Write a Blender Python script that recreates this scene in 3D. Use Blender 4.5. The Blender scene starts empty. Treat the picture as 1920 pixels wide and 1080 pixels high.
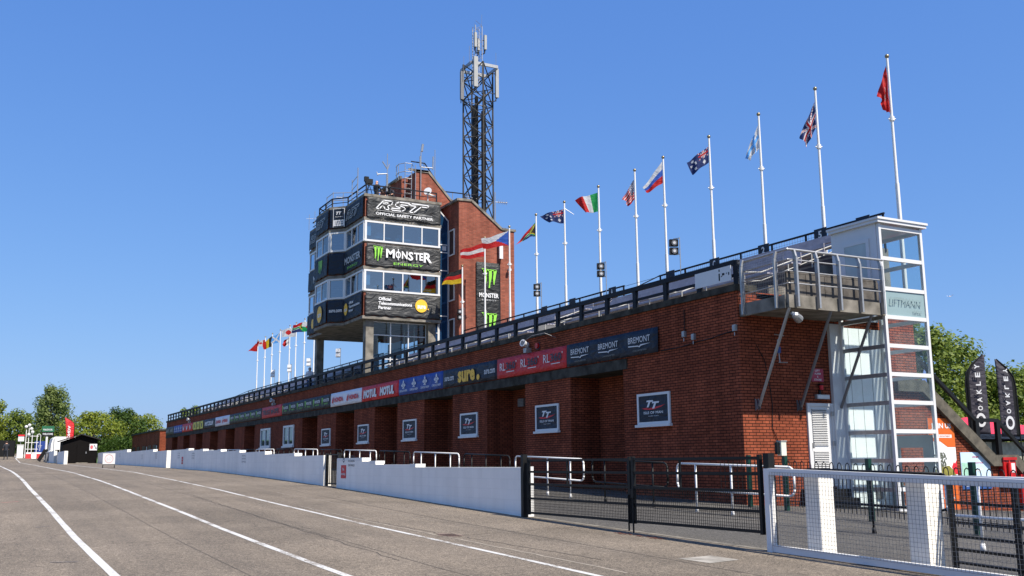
import bpy, math, random
from mathutils import Vector, Matrix
random.seed(7)
S = bpy.context.scene
C = S.collection
R = math.radians

# ---------------------------------------------------------------- camera
F_PX, PITCH, ROLL, HEAD = 1845.0, R(10.03), -0.009, R(28.22)
EYE = Vector((0, 0, 1.5))
fwd_h = Vector((math.sin(HEAD), math.cos(HEAD), 0)); rgt_h = Vector((math.cos(HEAD), -math.sin(HEAD), 0)); Z = Vector((0, 0, 1))
fw = fwd_h*math.cos(PITCH) + Z*math.sin(PITCH); up = -fwd_h*math.sin(PITCH) + Z*math.cos(PITCH)
rt = rgt_h*math.cos(ROLL) + up*math.sin(ROLL); up2 = up*math.cos(ROLL) - rgt_h*math.sin(ROLL)
cam_d = bpy.data.cameras.new('camera'); cam = bpy.data.objects.new('camera', cam_d); C.objects.link(cam)
cam.matrix_world = Matrix(((rt.x, up2.x, -fw.x, EYE.x), (rt.y, up2.y, -fw.y, EYE.y), (rt.z, up2.z, -fw.z, EYE.z), (0, 0, 0, 1)))
cam_d.sensor_width = 36; cam_d.lens = 36*F_PX/1920; cam_d.clip_end = 3000; cam_d.clip_start = 0.1
S.camera = cam

# ---------------------------------------------------------------- sky and sun
SUN = Vector((0.21, -0.70, 1.0)).normalized()
el = math.asin(SUN.z); az = math.atan2(SUN.x, SUN.y)
W = bpy.data.worlds.new('World'); S.world = W; W.use_nodes = True
nt = W.node_tree; nt.nodes.clear()
sky = nt.nodes.new('ShaderNodeTexSky'); sky.sky_type = 'NISHITA'; sky.sun_disc = False
sky.sun_elevation = el; sky.sun_rotation = az; sky.air_density = 1.0; sky.dust_density = 1.0; sky.ozone_density = 2.5; sky.altitude = 50
bg = nt.nodes.new('ShaderNodeBackground'); bg.inputs[1].default_value = 0.077
wo = nt.nodes.new('ShaderNodeOutputWorld')
# deepen the clear-air blue of the sky: one power and one gain for each channel
spc = nt.nodes.new('ShaderNodeSeparateColor'); cbc = nt.nodes.new('ShaderNodeCombineColor'); nt.links.new(sky.outputs[0], spc.inputs[0])
for i, (g_, k_) in enumerate(((.82, .56), (.63, .69), (.36, .99))):
    m0 = nt.nodes.new('ShaderNodeMath'); m0.operation = 'MULTIPLY'; m0.inputs[1].default_value = .125
    m1 = nt.nodes.new('ShaderNodeMath'); m1.operation = 'POWER'; m1.inputs[1].default_value = g_
    m2 = nt.nodes.new('ShaderNodeMath'); m2.operation = 'MULTIPLY'; m2.inputs[1].default_value = k_/.125
    nt.links.new(spc.outputs[i], m0.inputs[0]); nt.links.new(m0.outputs[0], m1.inputs[0]); nt.links.new(m1.outputs[0], m2.inputs[0]); nt.links.new(m2.outputs[0], cbc.inputs[i])
nt.links.new(cbc.outputs[0], bg.inputs[0]); nt.links.new(bg.outputs[0], wo.inputs[0])
sl = bpy.data.lights.new('sun', 'SUN'); sl.energy = 4.9; sl.angle = R(0.53); sl.color = (1.0, 0.93, 0.82)
so = bpy.data.objects.new('sun', sl); C.objects.link(so); so.rotation_euler = SUN.to_track_quat('Z', 'Y').to_euler(); so.location = (0, -20, 60)
S.view_settings.view_transform = 'Standard'; S.view_settings.look = 'None'; S.view_settings.exposure = 0.7; S.view_settings.gamma = 1.0
S.cycles.max_bounces = 7; S.cycles.transparent_max_bounces = 12

# ---------------------------------------------------------------- helpers
def tag(o, label=None, cat=None, group=None, kind=None):
    if label: o['label'] = label
    if cat: o['category'] = cat
    if group: o['group'] = group
    if kind: o['kind'] = kind
    return o
def wpos(o):
    v = Vector((0, 0, 0))
    while o is not None:
        v += o.location; o = o.parent
    return v
def thing(name, label, cat, loc, group=None):
    o = bpy.data.objects.new(name, None); C.objects.link(o); o.location = loc; o.empty_display_size = .3
    return tag(o, label, cat, group)
class MB:
    def __init__(s): s.v = []; s.f = []; s.m = []
    def face(s, pts, mi=0):
        n = len(s.v); s.v += [tuple(p) for p in pts]; s.f.append(tuple(range(n, n+len(pts)))); s.m.append(mi)
    def box(s, x0, x1, y0, y1, z0, z1, mi=0):
        n = len(s.v)
        s.v += [(x0,y0,z0),(x1,y0,z0),(x1,y1,z0),(x0,y1,z0),(x0,y0,z1),(x1,y0,z1),(x1,y1,z1),(x0,y1,z1)]
        for q in ((0,3,2,1),(4,5,6,7),(0,1,5,4),(1,2,6,5),(2,3,7,6),(3,0,4,7)): s.f.append(tuple(n+i for i in q)); s.m.append(mi)
        return s
    def bar(s, p, q, w, h=None, mi=0, upv=None):
        p = Vector(p); q = Vector(q); h = h or w; d = (q-p)
        if d.length < 1e-6: return s
        d.normalize(); u = Vector(upv) if upv else (Z if abs(d.z) < .95 else Vector((1, 0, 0)))
        a = d.cross(u).normalized(); b = a.cross(d).normalized(); n = len(s.v)
        for c in (p, q):
            for (i, j) in ((-1,-1),(1,-1),(1,1),(-1,1)): s.v.append(tuple(c+a*(i*w/2)+b*(j*h/2)))
        for k in range(4): s.f.append((n+k, n+(k+1) % 4, n+4+(k+1) % 4, n+4+k)); s.m.append(mi)
        s.f += [(n+3,n+2,n+1,n), (n+4,n+5,n+6,n+7)]; s.m += [mi, mi]
        return s
    def tube(s, p, q, r, n=8, r2=None, mi=0, caps=True):
        p = Vector(p); q = Vector(q); d = (q-p)
        if d.length < 1e-6: return s
        d.normalize(); u = Z if abs(d.z) < .9 else Vector((1, 0, 0))
        a = d.cross(u).normalized(); b = a.cross(d).normalized(); k0 = len(s.v); r2 = r if r2 is None else r2
        for c, rr in ((p, r), (q, r2)):
            for k in range(n):
                t = 2*math.pi*k/n; s.v.append(tuple(c+a*(rr*math.cos(t))+b*(rr*math.sin(t))))
        for k in range(n): s.f.append((k0+k, k0+(k+1) % n, k0+n+(k+1) % n, k0+n+k)); s.m.append(mi)
        if caps: s.f += [tuple(k0+n-1-k for k in range(n)), tuple(k0+n+k for k in range(n))]; s.m += [mi, mi]
        return s
    def path(s, pts, r, n=8, mi=0):
        for a, b in zip(pts, pts[1:]): s.tube(a, b, r, n, mi=mi)
        for c in pts[1:-1]: s.ball(c, r*1.0, mi=mi, seg=n)
        return s
    def ball(s, c, r, mi=0, seg=8, sz=1.0):
        n0 = len(s.v); rings = max(3, seg//2); c = Vector(c)
        s.v.append((c.x, c.y, c.z+r*sz))
        for i in range(1, rings):
            t = math.pi*i/rings
            for k in range(seg):
                a = 2*math.pi*k/seg; s.v.append((c.x+r*math.sin(t)*math.cos(a), c.y+r*math.sin(t)*math.sin(a), c.z+r*sz*math.cos(t)))
        s.v.append((c.x, c.y, c.z-r*sz)); last = len(s.v)-1
        for k in range(seg):
            s.f.append((n0, n0+1+k, n0+1+(k+1) % seg)); s.m.append(mi)
            s.f.append((last, last-seg+(k+1) % seg, last-seg+k)); s.m.append(mi)
        for i in range(rings-2):
            for k in range(seg):
                a = n0+1+i*seg; s.f.append((a+k, a+seg+k, a+seg+(k+1) % seg, a+(k+1) % seg)); s.m.append(mi)
        return s
    def prism(s, poly, axis, a, b, mi=0):
        """poly: 2-D points in the plane normal to axis ('x': (y,z), 'y': (x,z), 'z': (x,y)), extruded a..b"""
        def P(q, t): return (t, q[0], q[1]) if axis == 'x' else (q[0], t, q[1]) if axis == 'y' else (q[0], q[1], t)
        n = len(s.v); k = len(poly)
        s.v += [P(q, a) for q in poly] + [P(q, b) for q in poly]
        s.f.append(tuple(range(n, n+k))); s.f.append(tuple(range(n+2*k-1, n+k-1, -1))); s.m += [mi, mi]
        for i in range(k): s.f.append((n+(i+1) % k, n+i, n+k+i, n+k+(i+1) % k)); s.m.append(mi)
        return s
    def build(s, name, mat, parent=None, loc=None, smooth=False, fix=True):
        me = bpy.data.meshes.new(name)
        off = wpos(parent) if parent is not None else Vector(loc or (0, 0, 0))
        me.from_pydata([(x-off.x, y-off.y, z-off.z) for x, y, z in s.v], [], s.f)
        mats = mat if isinstance(mat, (list, tuple)) else [mat]
        for m in mats: me.materials.append(m)
        if len(mats) > 1: me.polygons.foreach_set('material_index', s.m)
        if fix:
            import bmesh
            bm = bmesh.new(); bm.from_mesh(me); bmesh.ops.recalc_face_normals(bm, faces=bm.faces); bm.to_mesh(me); bm.free()
        if smooth: me.polygons.foreach_set('use_smooth', [True]*len(me.polygons))
        o = bpy.data.objects.new(name, me); C.objects.link(o)
        if parent is not None: o.parent = parent
        else: o.location = off
        return o
def dup(o, loc=None, parent=None, label=None):
    c = o.copy(); C.objects.link(c); c.parent = parent
    if loc is not None: c.location = loc
    if label: c['label'] = label
    for ch in list(o.children): dup(ch, None, c)
    return c

# ---------------------------------------------------------------- materials
def nodes(name):
    m = bpy.data.materials.new(name); m.use_nodes = True; t = m.node_tree
    return m, t, t.nodes['Principled BSDF']
def M(name, col, rough=.6, var=.08, scale=3., metal=0., spec=.4, bump=0., bscale=40., dirt=None):
    m, t, b = nodes(name); N = t.nodes; L = t.links
    b.inputs['Roughness'].default_value = rough; b.inputs['Metallic'].default_value = metal; b.inputs['Specular IOR Level'].default_value = spec
    geo = N.new('ShaderNodeNewGeometry'); nz = N.new('ShaderNodeTexNoise'); nz.inputs['Scale'].default_value = scale; nz.inputs['Detail'].default_value = 5
    L.new(geo.outputs['Position'], nz.inputs['Vector'])
    rp = N.new('ShaderNodeValToRGB'); c = col
    lo = tuple(max(0, x*(1-var)) for x in c); hi = tuple(min(1, x*(1+var)) for x in c)
    if dirt: lo = dirt
    rp.color_ramp.elements[0].position = .3; rp.color_ramp.elements[1].position = .62 if dirt else .7
    rp.color_ramp.elements[0].color = (*lo, 1); rp.color_ramp.elements[1].color = (*hi, 1)
    L.new(nz.outputs[0], rp.inputs[0]); L.new(rp.outputs[0], b.inputs['Base Color'])
    if bump:
        n2 = N.new('ShaderNodeTexNoise'); n2.inputs['Scale'].default_value = bscale; n2.inputs['Detail'].default_value = 4
        L.new(geo.outputs['Position'], n2.inputs['Vector'])
        bp = N.new('ShaderNodeBump'); bp.inputs['Strength'].default_value = bump; bp.inputs['Distance'].default_value = .02
        L.new(n2.outputs[0], bp.inputs['Height']); L.new(bp.outputs[0], b.inputs['Normal'])
    return m
def brick_mat(name, c1, c2, mortar, bw=.225, rh=.075, ms=.010, bumps=.25):
    m, t, b = nodes(name); N = t.nodes; L = t.links
    geo = N.new('ShaderNodeNewGeometry'); sp = N.new('ShaderNodeSeparateXYZ'); L.new(geo.outputs['Position'], sp.inputs[0])
    sn = N.new('ShaderNodeSeparateXYZ'); L.new(geo.outputs['True Normal'], sn.inputs[0])
    ab = N.new('ShaderNodeMath'); ab.operation = 'ABSOLUTE'; L.new(sn.outputs['X'], ab.inputs[0])
    gt = N.new('ShaderNodeMath'); gt.operation = 'GREATER_THAN'; gt.inputs[1].default_value = .6; L.new(ab.outputs[0], gt.inputs[0])
    mx = N.new('ShaderNodeMix'); mx.data_type = 'FLOAT'; L.new(gt.outputs[0], mx.inputs[0]); L.new(sp.outputs['X'], mx.inputs[2]); L.new(sp.outputs['Y'], mx.inputs[3])
    cb = N.new('ShaderNodeCombineXYZ'); L.new(mx.outputs[0], cb.inputs[0]); L.new(sp.outputs['Z'], cb.inputs[1])
    br = N.new('ShaderNodeTexBrick'); br.inputs['Scale'].default_value = 1; br.inputs['Brick Width'].default_value = bw; br.inputs['Row Height'].default_value = rh
    br.inputs['Mortar Size'].default_value = ms; br.inputs['Mortar Smooth'].default_value = .1; br.inputs['Bias'].default_value = 0
    br.inputs['Color1'].default_value = (*c1, 1); br.inputs['Color2'].default_value = (*c2, 1); br.inputs['Mortar'].default_value = (*mortar, 1)
    L.new(cb.outputs[0], br.inputs['Vector'])
    nz = N.new('ShaderNodeTexNoise'); nz.inputs['Scale'].default_value = .7; nz.inputs['Detail'].default_value = 6; L.new(geo.outputs['Position'], nz.inputs['Vector'])
    mr = N.new('ShaderNodeMapRange'); mr.inputs[1].default_value = .3; mr.inputs[2].default_value = .7; mr.inputs[3].default_value = .78; mr.inputs[4].default_value = 1.12; L.new(nz.outputs[0], mr.inputs[0])
    ml = N.new('ShaderNodeMix'); ml.data_type = 'RGBA'; ml.blend_type = 'MULTIPLY'; ml.inputs[0].default_value = 1
    L.new(br.outputs['Color'], ml.inputs[6]); L.new(mr.outputs[0], ml.inputs[7])
    mp = N.new('ShaderNodeMapping'); mp.inputs['Scale'].default_value = (2.6, 2.6, .16); L.new(geo.outputs['Position'], mp.inputs[0])
    n3 = N.new('ShaderNodeTexNoise'); n3.inputs['Scale'].default_value = 1; n3.inputs['Detail'].default_value = 5; L.new(mp.outputs[0], n3.inputs['Vector'])
    m3 = N.new('ShaderNodeMapRange'); m3.inputs[1].default_value = .34; m3.inputs[2].default_value = .6; m3.inputs[3].default_value = .74; m3.inputs[4].default_value = 1.06; L.new(n3.outputs[0], m3.inputs[0])
    n4 = N.new('ShaderNodeTexWhiteNoise'); n4.noise_dimensions = '2D'
    fl_ = N.new('ShaderNodeVectorMath'); fl_.operation = 'SNAP'; fl_.inputs[1].default_value = (bw, rh, 1); L.new(cb.outputs[0], fl_.inputs[0]); L.new(fl_.outputs[0], n4.inputs['Vector'])
    m4 = N.new('ShaderNodeMapRange'); m4.inputs[3].default_value = .88; m4.inputs[4].default_value = 1.12; L.new(n4.outputs['Value'], m4.inputs[0])
    x1 = N.new('ShaderNodeMath'); x1.operation = 'MULTIPLY'; L.new(m3.outputs[0], x1.inputs[0]); L.new(m4.outputs[0], x1.inputs[1])
    ml2 = N.new('ShaderNodeMix'); ml2.data_type = 'RGBA'; ml2.blend_type = 'MULTIPLY'; ml2.inputs[0].default_value = 1; L.new(ml.outputs[2], ml2.inputs[6]); L.new(x1.outputs[0], ml2.inputs[7]); L.new(ml2.outputs[2], b.inputs['Base Color'])
    b.inputs['Roughness'].default_value = .9; b.inputs['Specular IOR Level'].default_value = .08
    bp = N.new('ShaderNodeBump'); bp.inputs['Strength'].default_value = bumps; bp.inputs['Distance'].default_value = .008; bp.invert = True
    L.new(br.outputs['Fac'], bp.inputs['Height']); L.new(bp.outputs[0], b.inputs['Normal'])
    if 'white' in name: m3.inputs[3].default_value = .93; m3.inputs[4].default_value = 1.0; m4.inputs[3].default_value = .97; m4.inputs[4].default_value = 1.0; mr.inputs[3].default_value = .90; mr.inputs[4].default_value = 1.0
    return m
BRICK = brick_mat('red_brick', (.31, .080, .040), (.22, .057, .030), (.032, .013, .009))
BRICKT = brick_mat('tower_brick', (.32, .096, .060), (.235, .068, .044), (.20, .115, .088), ms=.008)
CONC = M('weathered_concrete', (.21, .19, .16), .85, .15, 2.2, bump=.4, dirt=(.085, .077, .062))
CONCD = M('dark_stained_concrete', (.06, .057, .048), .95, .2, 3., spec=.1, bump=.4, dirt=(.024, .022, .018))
CONCL = M('pale_concrete', (.30, .275, .235), .85, .1, 4., bump=.3, dirt=(.17, .155, .13))
WHITEW = brick_mat('white_painted_block', (.94, .90, .82), (.93, .89, .81), (.90, .862, .785), .45, .225, .010, .35)
WHITE = M('white_paint', (.70, .69, .67), .4, .03, 5)
UPVC = M('white_window_frame', (.62, .62, .62), .3, .02, 5)
PANEL = M('white_lift_panel', (.88, .88, .87), .35, .03, 3)
STEEL = M('galvanised_steel', (.36, .36, .36), .45, .12, 12, metal=.6)
GREYM = M('grey_metal', (.17, .17, .175), .5, .1, 6, metal=.3)
MAST = M('weathered_mast_steel', (.055, .052, .048), .7, .3, 5, metal=.0, spec=.2)
BLACK = M('black_paint', (.008, .008, .008), .5, .2, 8, spec=.25)
NAVYP = M('blue_black_rail_paint', (.010, .012, .018), .6, .2, 8, spec=.2)
GREENP = M('dark_green_paint', (.004, .035, .022), .35, .15, 8)
SHED = M('black_stained_timber', (.006, .005, .005), .8, .3, 14, spec=.1)
def cloth(name, c, rough=.55, wr=.35):
    m = M(name, c, rough, .05, 2.0, spec=.35); t = m.node_tree; N = t.nodes; b = N['Principled BSDF']
    geo = N.new('ShaderNodeNewGeometry'); mp = N.new('ShaderNodeMapping'); mp.inputs['Scale'].default_value = (1.3, 1.3, 2.6); mp.inputs['Rotation'].default_value = (.4, .5, .3)
    nz = N.new('ShaderNodeTexNoise'); nz.inputs['Scale'].default_value = 1.1; nz.inputs['Detail'].default_value = 2.5; nz.inputs['Distortion'].default_value = 1.6
    bp = N.new('ShaderNodeBump'); bp.inputs['Strength'].default_value = wr; bp.inputs['Distance'].default_value = .25
    t.links.new(geo.outputs['Position'], mp.inputs[0]); t.links.new(mp.outputs[0], nz.inputs['Vector']); t.links.new(nz.outputs[0], bp.inputs['Height']); t.links.new(bp.outputs[0], b.inputs['Normal'])
    return m
CL = dict(black=cloth('black_vinyl', (.016, .017, .018)), navy=cloth('navy_vinyl', (.010, .016, .030)), red=cloth('red_vinyl', (.62, .022, .028)), blue=cloth('blue_vinyl', (.025, .07, .30)),
          white=cloth('white_vinyl', (.72, .72, .76)), dred=cloth('coral_red_vinyl', (.55, .03, .035)), yellow=M('yellow_print', (.62, .55, .06), .5), grey=cloth('charcoal_vinyl', (.040, .041, .042), wr=.45))
TXW = M('white_print', (.70, .70, .70), .5, .02); TXG = M('green_print', (.25, .62, .06), .5, .05); TXY = M('amber_print', (.82, .47, .04), .5, .03); TXR = M('red_print', (.6, .02, .03), .5, .05)
TXD = M('dark_print', (.03, .03, .05), .5, .1); TXS = M('silver_print', (.45, .46, .47), .5, .05); TXGN = M('dull_grey_print', (.22, .22, .20), .5)
OR = M('orange_print', (.60, .12, .015), .5, .04); REDP = M('red_paint', (.42, .012, .012), .35, .1); BLUEP = M('blue_sign', (.02, .05, .22), .4, .1)
SKIN = M('skin', (.52, .29, .20), .6, .08); HAIR = M('dark_hair', (.03, .02, .015), .7); HAIRW = M('grey_hair', (.45, .42, .4), .7)
TW = M('dark_clothing', (.018, .020, .028), .8, .2); WSH = M('white_shirt', (.72, .72, .75), .8, .05); JEAN = M('blue_jeans', (.05, .09, .2), .8, .1); REDC = M('red_clothing', (.5, .03, .04), .8, .1)
def glass(name, tint=(.9, .95, .95), rough=.02, alpha=.0, refl=.9):
    m, t, b = nodes(name); N = t.nodes; L = t.links; out = N['Material Output']
    tr = N.new('ShaderNodeBsdfTransparent'); tr.inputs[0].default_value = (*tint, 1)
    gl = N.new('ShaderNodeBsdfGlossy'); gl.inputs['Roughness'].default_value = rough
    fr = N.new('ShaderNodeLayerWeight'); pwn = N.new('ShaderNodeMath'); pwn.operation = 'POWER'; pwn.inputs[1].default_value = 4.0; L.new(fr.outputs['Facing'], pwn.inputs[0])
    mr = N.new('ShaderNodeMath'); mr.operation = 'MULTIPLY_ADD'; mr.inputs[1].default_value = refl; mr.inputs[2].default_value = alpha+.03; L.new(pwn.outputs[0], mr.inputs[0])
    mx = N.new('ShaderNodeMixShader'); L.new(mr.outputs[0], mx.inputs[0]); L.new(tr.outputs[0], mx.inputs[1]); L.new(gl.outputs[0], mx.inputs[2]); L.new(mx.outputs[0], out.inputs[0])
    return m
GLASS = glass('clear_glass', (.93, .965, .965)); GLASSB = glass('blue_tinted_glass', (.16, .28, .36), .01, .30); GLASSD = glass('dark_glass', (.06, .12, .18), .01, .28)
FROST = M('frosted_glass', (.24, .33, .34), .25, .03, 3)
# reflective office glass: dark blue body with a mirror-like coat
def mirror_glass(name, c):
    m, t, b = nodes(name); N = t.nodes
    b.inputs['Base Color'].default_value = (*c, 1); b.inputs['Roughness'].default_value = .03; b.inputs['Metallic'].default_value = .55; b.inputs['Specular IOR Level'].default_value = .8
    g = N.new('ShaderNodeNewGeometry'); nz = N.new('ShaderNodeTexNoise'); nz.inputs['Scale'].default_value = .5
    bp = N.new('ShaderNodeBump'); bp.inputs['Strength'].default_value = .06; t.links.new(g.outputs['Position'], nz.inputs['Vector']); t.links.new(nz.outputs[0], bp.inputs['Height']); t.links.new(bp.outputs[0], b.inputs['Normal'])
    return m
MGL = glass('office_glass', (.16, .36, .54), .01, .27, .15); MGD = mirror_glass('deep_blue_glass', (.02, .08, .19))
def asphalt(name, c1, c2, crack=True):
    m, t, b = nodes(name); N = t.nodes; L = t.links; b.inputs['Roughness'].default_value = .85; b.inputs['Specular IOR Level'].default_value = .25
    g = N.new('ShaderNodeNewGeometry')
    def noise(sc, det=4, vec=None, dist=0):
        n = N.new('ShaderNodeTexNoise'); n.inputs['Scale'].default_value = sc; n.inputs['Detail'].default_value = det; n.inputs['Distortion'].default_value = dist
        L.new(vec or g.outputs['Position'], n.inputs['Vector']); return n.outputs[0]
    def ramp(i, a, bb, c0, c3):
        r = N.new('ShaderNodeValToRGB'); r.color_ramp.elements[0].position = a; r.color_ramp.elements[1].position = bb; r.color_ramp.elements[0].color = (*c0, 1); r.color_ramp.elements[1].color = (*c3, 1); L.new(i, r.inputs[0]); return r.outputs[0]
    def mul(a, bb, f=1.):
        x = N.new('ShaderNodeMix'); x.data_type = 'RGBA'; x.blend_type = 'MULTIPLY'; x.inputs[0].default_value = f; L.new(a, x.inputs[6]); L.new(bb, x.inputs[7]); return x.outputs[2]
    base = ramp(noise(.35, 6, dist=.6), .32, .68, c1, c2)
    mp = N.new('ShaderNodeMapping'); mp.inputs['Scale'].default_value = (2.2, .12, 1); L.new(g.outputs['Position'], mp.inputs[0])
    base = mul(base, ramp(noise(1., 4, mp.outputs[0]), .3, .7, (.86, .86, .86), (1.08, 1.07, 1.05)))
    base = mul(base, ramp(noise(60, 2), .36, .64, (.42, .42, .43), (1.5, 1.48, 1.45)))
    base = mul(base, ramp(noise(24, 3), .35, .65, (.74, .74, .74), (1.22, 1.22, 1.2)))
    base = mul(base, ramp(noise(9, 5), .35, .7, (.86, .86, .86), (1.1, 1.1, 1.1)))
    base = mul(base, ramp(noise(2.4, 5, dist=2), .28, .42, (.90, .90, .91), (1, 1, 1)))
    if crack:
        vo = N.new('ShaderNodeTexVoronoi'); vo.feature = 'DISTANCE_TO_EDGE'; vo.inputs['Scale'].default_value = .16
        ds = N.new('ShaderNodeVectorMath'); ds.operation = 'MULTIPLY_ADD'; nn = N.new('ShaderNodeTexNoise'); nn.inputs['Scale'].default_value = 1.3; nn.inputs['Detail'].default_value = 5; L.new(g.outputs['Position'], nn.inputs['Vector'])
        ds.inputs[1].default_value = (1.6, 1.6, 1.6); L.new(nn.outputs[1], ds.inputs[0]); L.new(g.outputs['Position'], ds.inputs[2]); L.new(ds.outputs[0], vo.inputs['Vector'])
        base = mul(base, ramp(vo.outputs[0], .0, .004, (.45, .43, .42), (1, 1, 1)), .8)
    L.new(base, b.inputs['Base Color'])
    bp = N.new('ShaderNodeBump'); bp.inputs['Strength'].default_value = .5; bp.inputs['Distance'].default_value = .01; L.new(noise(70, 3), bp.inputs['Height']); L.new(bp.outputs[0], b.inputs['Normal'])
    return m
ROAD = asphalt('worn_race_asphalt', (.145, .121, .094), (.205, .171, .134)); PAVE = asphalt('smooth_grey_asphalt', (.075, .071, .066), (.102, .097, .089), False)
LINEM = M('road_line_paint', (.50, .49, .465), .7, .04, 6)
_t = LINEM.node_tree; _b = _t.nodes['Principled BSDF']; _src = _b.inputs['Base Color'].links[0].from_socket
_g = _t.nodes.new('ShaderNodeNewGeometry'); _n = _t.nodes.new('ShaderNodeTexNoise'); _n.inputs['Scale'].default_value = 28; _n.inputs['Detail'].default_value = 8; _n2 = _t.nodes.new('ShaderNodeTexNoise'); _n2.inputs['Scale'].default_value = 1.1
_a = _t.nodes.new('ShaderNodeMath'); _a.operation = 'MULTIPLY_ADD'; _a.inputs[1].default_value = .55; _m = _t.nodes.new('ShaderNodeMapRange'); _m.inputs[1].default_value = .70; _m.inputs[2].default_value = .62; _x = _t.nodes.new('ShaderNodeMix'); _x.data_type = 'RGBA'; _x.inputs[6].default_value = (.2, .17, .135, 1)
_t.links.new(_g.outputs['Position'], _n.inputs['Vector']); _t.links.new(_g.outputs['Position'], _n2.inputs['Vector']); _t.links.new(_n.outputs[0], _a.inputs[0]); _a.inputs[1].default_value = .6
_h = _t.nodes.new('ShaderNodeMath'); _h.operation = 'MULTIPLY'; _h.inputs[1].default_value = .6; _t.links.new(_n2.outputs[0], _h.inputs[0]); _t.links.new(_h.outputs[0], _a.inputs[2])
_t.links.new(_a.outputs[0], _m.inputs[0]); _t.links.new(_m.outputs[0], _x.inputs[0]); _t.links.new(_src, _x.inputs[7]); _t.links.new(_x.outputs[2], _b.inputs['Base Color']); GRASS = M('grass', (.07, .13, .03), .9, .3, .5)
def leafmat(name, a, bb):
    m, t, b = nodes(name); N = t.nodes; L = t.links; out = N['Material Output']
    g = N.new('ShaderNodeNewGeometry'); n = N.new('ShaderNodeTexNoise'); n.inputs['Scale'].default_value = 1.1; n.inputs['Detail'].default_value = 3; L.new(g.outputs['Position'], n.inputs['Vector'])
    ad = N.new('ShaderNodeMath'); ad.operation = 'MULTIPLY_ADD'; ad.inputs[1].default_value = .35; L.new(g.outputs['Random Per Island'], ad.inputs[0]); L.new(n.outputs[0], ad.inputs[2])
    r = N.new('ShaderNodeValToRGB'); r.color_ramp.elements[0].position = .4; r.color_ramp.elements[1].position = .95; r.color_ramp.elements[0].color = (*a, 1); r.color_ramp.elements[1].color = (*bb, 1)
    L.new(ad.outputs[0], r.inputs[0]); L.new(r.outputs[0], b.inputs['Base Color']); b.inputs['Roughness'].default_value = .55; b.inputs['Specular IOR Level'].default_value = .3
    tr = N.new('ShaderNodeBsdfTranslucent'); L.new(r.outputs[0], tr.inputs[0]); mx = N.new('ShaderNodeMixShader'); mx.inputs[0].default_value = .42
    L.new(b.outputs[0], mx.inputs[1]); L.new(tr.outputs[0], mx.inputs[2]); L.new(mx.outputs[0], out.inputs[0]); return m
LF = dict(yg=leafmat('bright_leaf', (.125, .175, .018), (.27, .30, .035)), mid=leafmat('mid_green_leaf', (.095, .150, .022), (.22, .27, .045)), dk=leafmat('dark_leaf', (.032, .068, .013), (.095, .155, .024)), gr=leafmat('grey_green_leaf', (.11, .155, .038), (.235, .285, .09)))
CREAM = M('worn_white_rail', (.40, .39, .36), .6, .15, 6)
BARK = M('bark', (.12, .09, .065), .9, .3, 8, bump=.5)

# ---------------------------------------------------------------- text
_fc = bpy.data.curves.new('font_tool', 'FONT'); _fo = bpy.data.objects.new('font_tool', _fc); C.objects.link(_fo); _cache = {}
def text_geo(s, bold=0., shear=0., depth=.0):
    k = (s, bold, shear)
    if k in _cache: return _cache[k]
    _fc.body = s; _fc.size = 1; _fc.offset = bold; _fc.shear = shear; _fc.resolution_u = 2
    dg = bpy.context.evaluated_depsgraph_get(); dg.update(); me = bpy.data.meshes.new_from_object(_fo.evaluated_get(dg), depsgraph=dg)
    vs = [tuple(v.co) for v in me.vertices]; fs = [tuple(p.vertices) for p in me.polygons]; bpy.data.meshes.remove(me)
    x0 = min(v[0] for v in vs); x1 = max(v[0] for v in vs); y0 = min(v[1] for v in vs); y1 = max(v[1] for v in vs)
    vs = [((v[0]-x0)/(x1-x0), (v[1]-y0)/(y1-y0)) for v in vs]; _cache[k] = (vs, fs, (x1-x0)/(y1-y0)); return _cache[k]
class Face:
    """a flat place for prints: origin o (bottom-left as read), right vector r, up vector u"""
    def __init__(s, o, r, u=(0, 0, 1)):
        s.o = Vector(o); s.r = Vector(r).normalized(); s.u = Vector(u).normalized(); s.n = s.r.cross(s.u)
    def p(s, x, y, d=0.): return s.o+s.r*x+s.u*y+s.n*d
def text(mb, F, s, x, y, w, h, bold=0., shear=0., d=.012, mi=0, fit=True):
    vs, fs, asp = text_geo(s, bold, shear)
    if not fit: w = asp*h
    n = len(mb.v); mb.v += [tuple(F.p(x+a*w, y+b*h, d)) for a, b in vs]
    for f in fs: mb.f.append(tuple(n+i for i in f)); mb.m.append(mi)
def rect(mb, F, x, y, w, h, d=.006, mi=0, sh=0.):
    mb.face([F.p(x, y, d), F.p(x+w, y, d), F.p(x+w+sh, y+h, d), F.p(x+sh, y+h, d)], mi)
def poly(mb, F, pts, d=.01, mi=0, ox=0, oy=0, sx=1., sy=1.): mb.face([F.p(ox+a*sx, oy+b*sy, d) for a, b in pts], mi)
def disc(mb, F, x, y, rx, ry, d=.008, mi=0, n=24, hole=0.):
    for k in range(n):
        a, b = 2*math.pi*k/n, 2*math.pi*(k+1)/n
        q = lambda t, s: F.p(x+rx*s*math.cos(t), y+ry*s*math.sin(t), d)
        if hole: mb.face([q(a, hole), q(a, 1), q(b, 1), q(b, hole)], mi)
        else: mb.face([q(0, 0), q(a, 1), q(b, 1)], mi)
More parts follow.
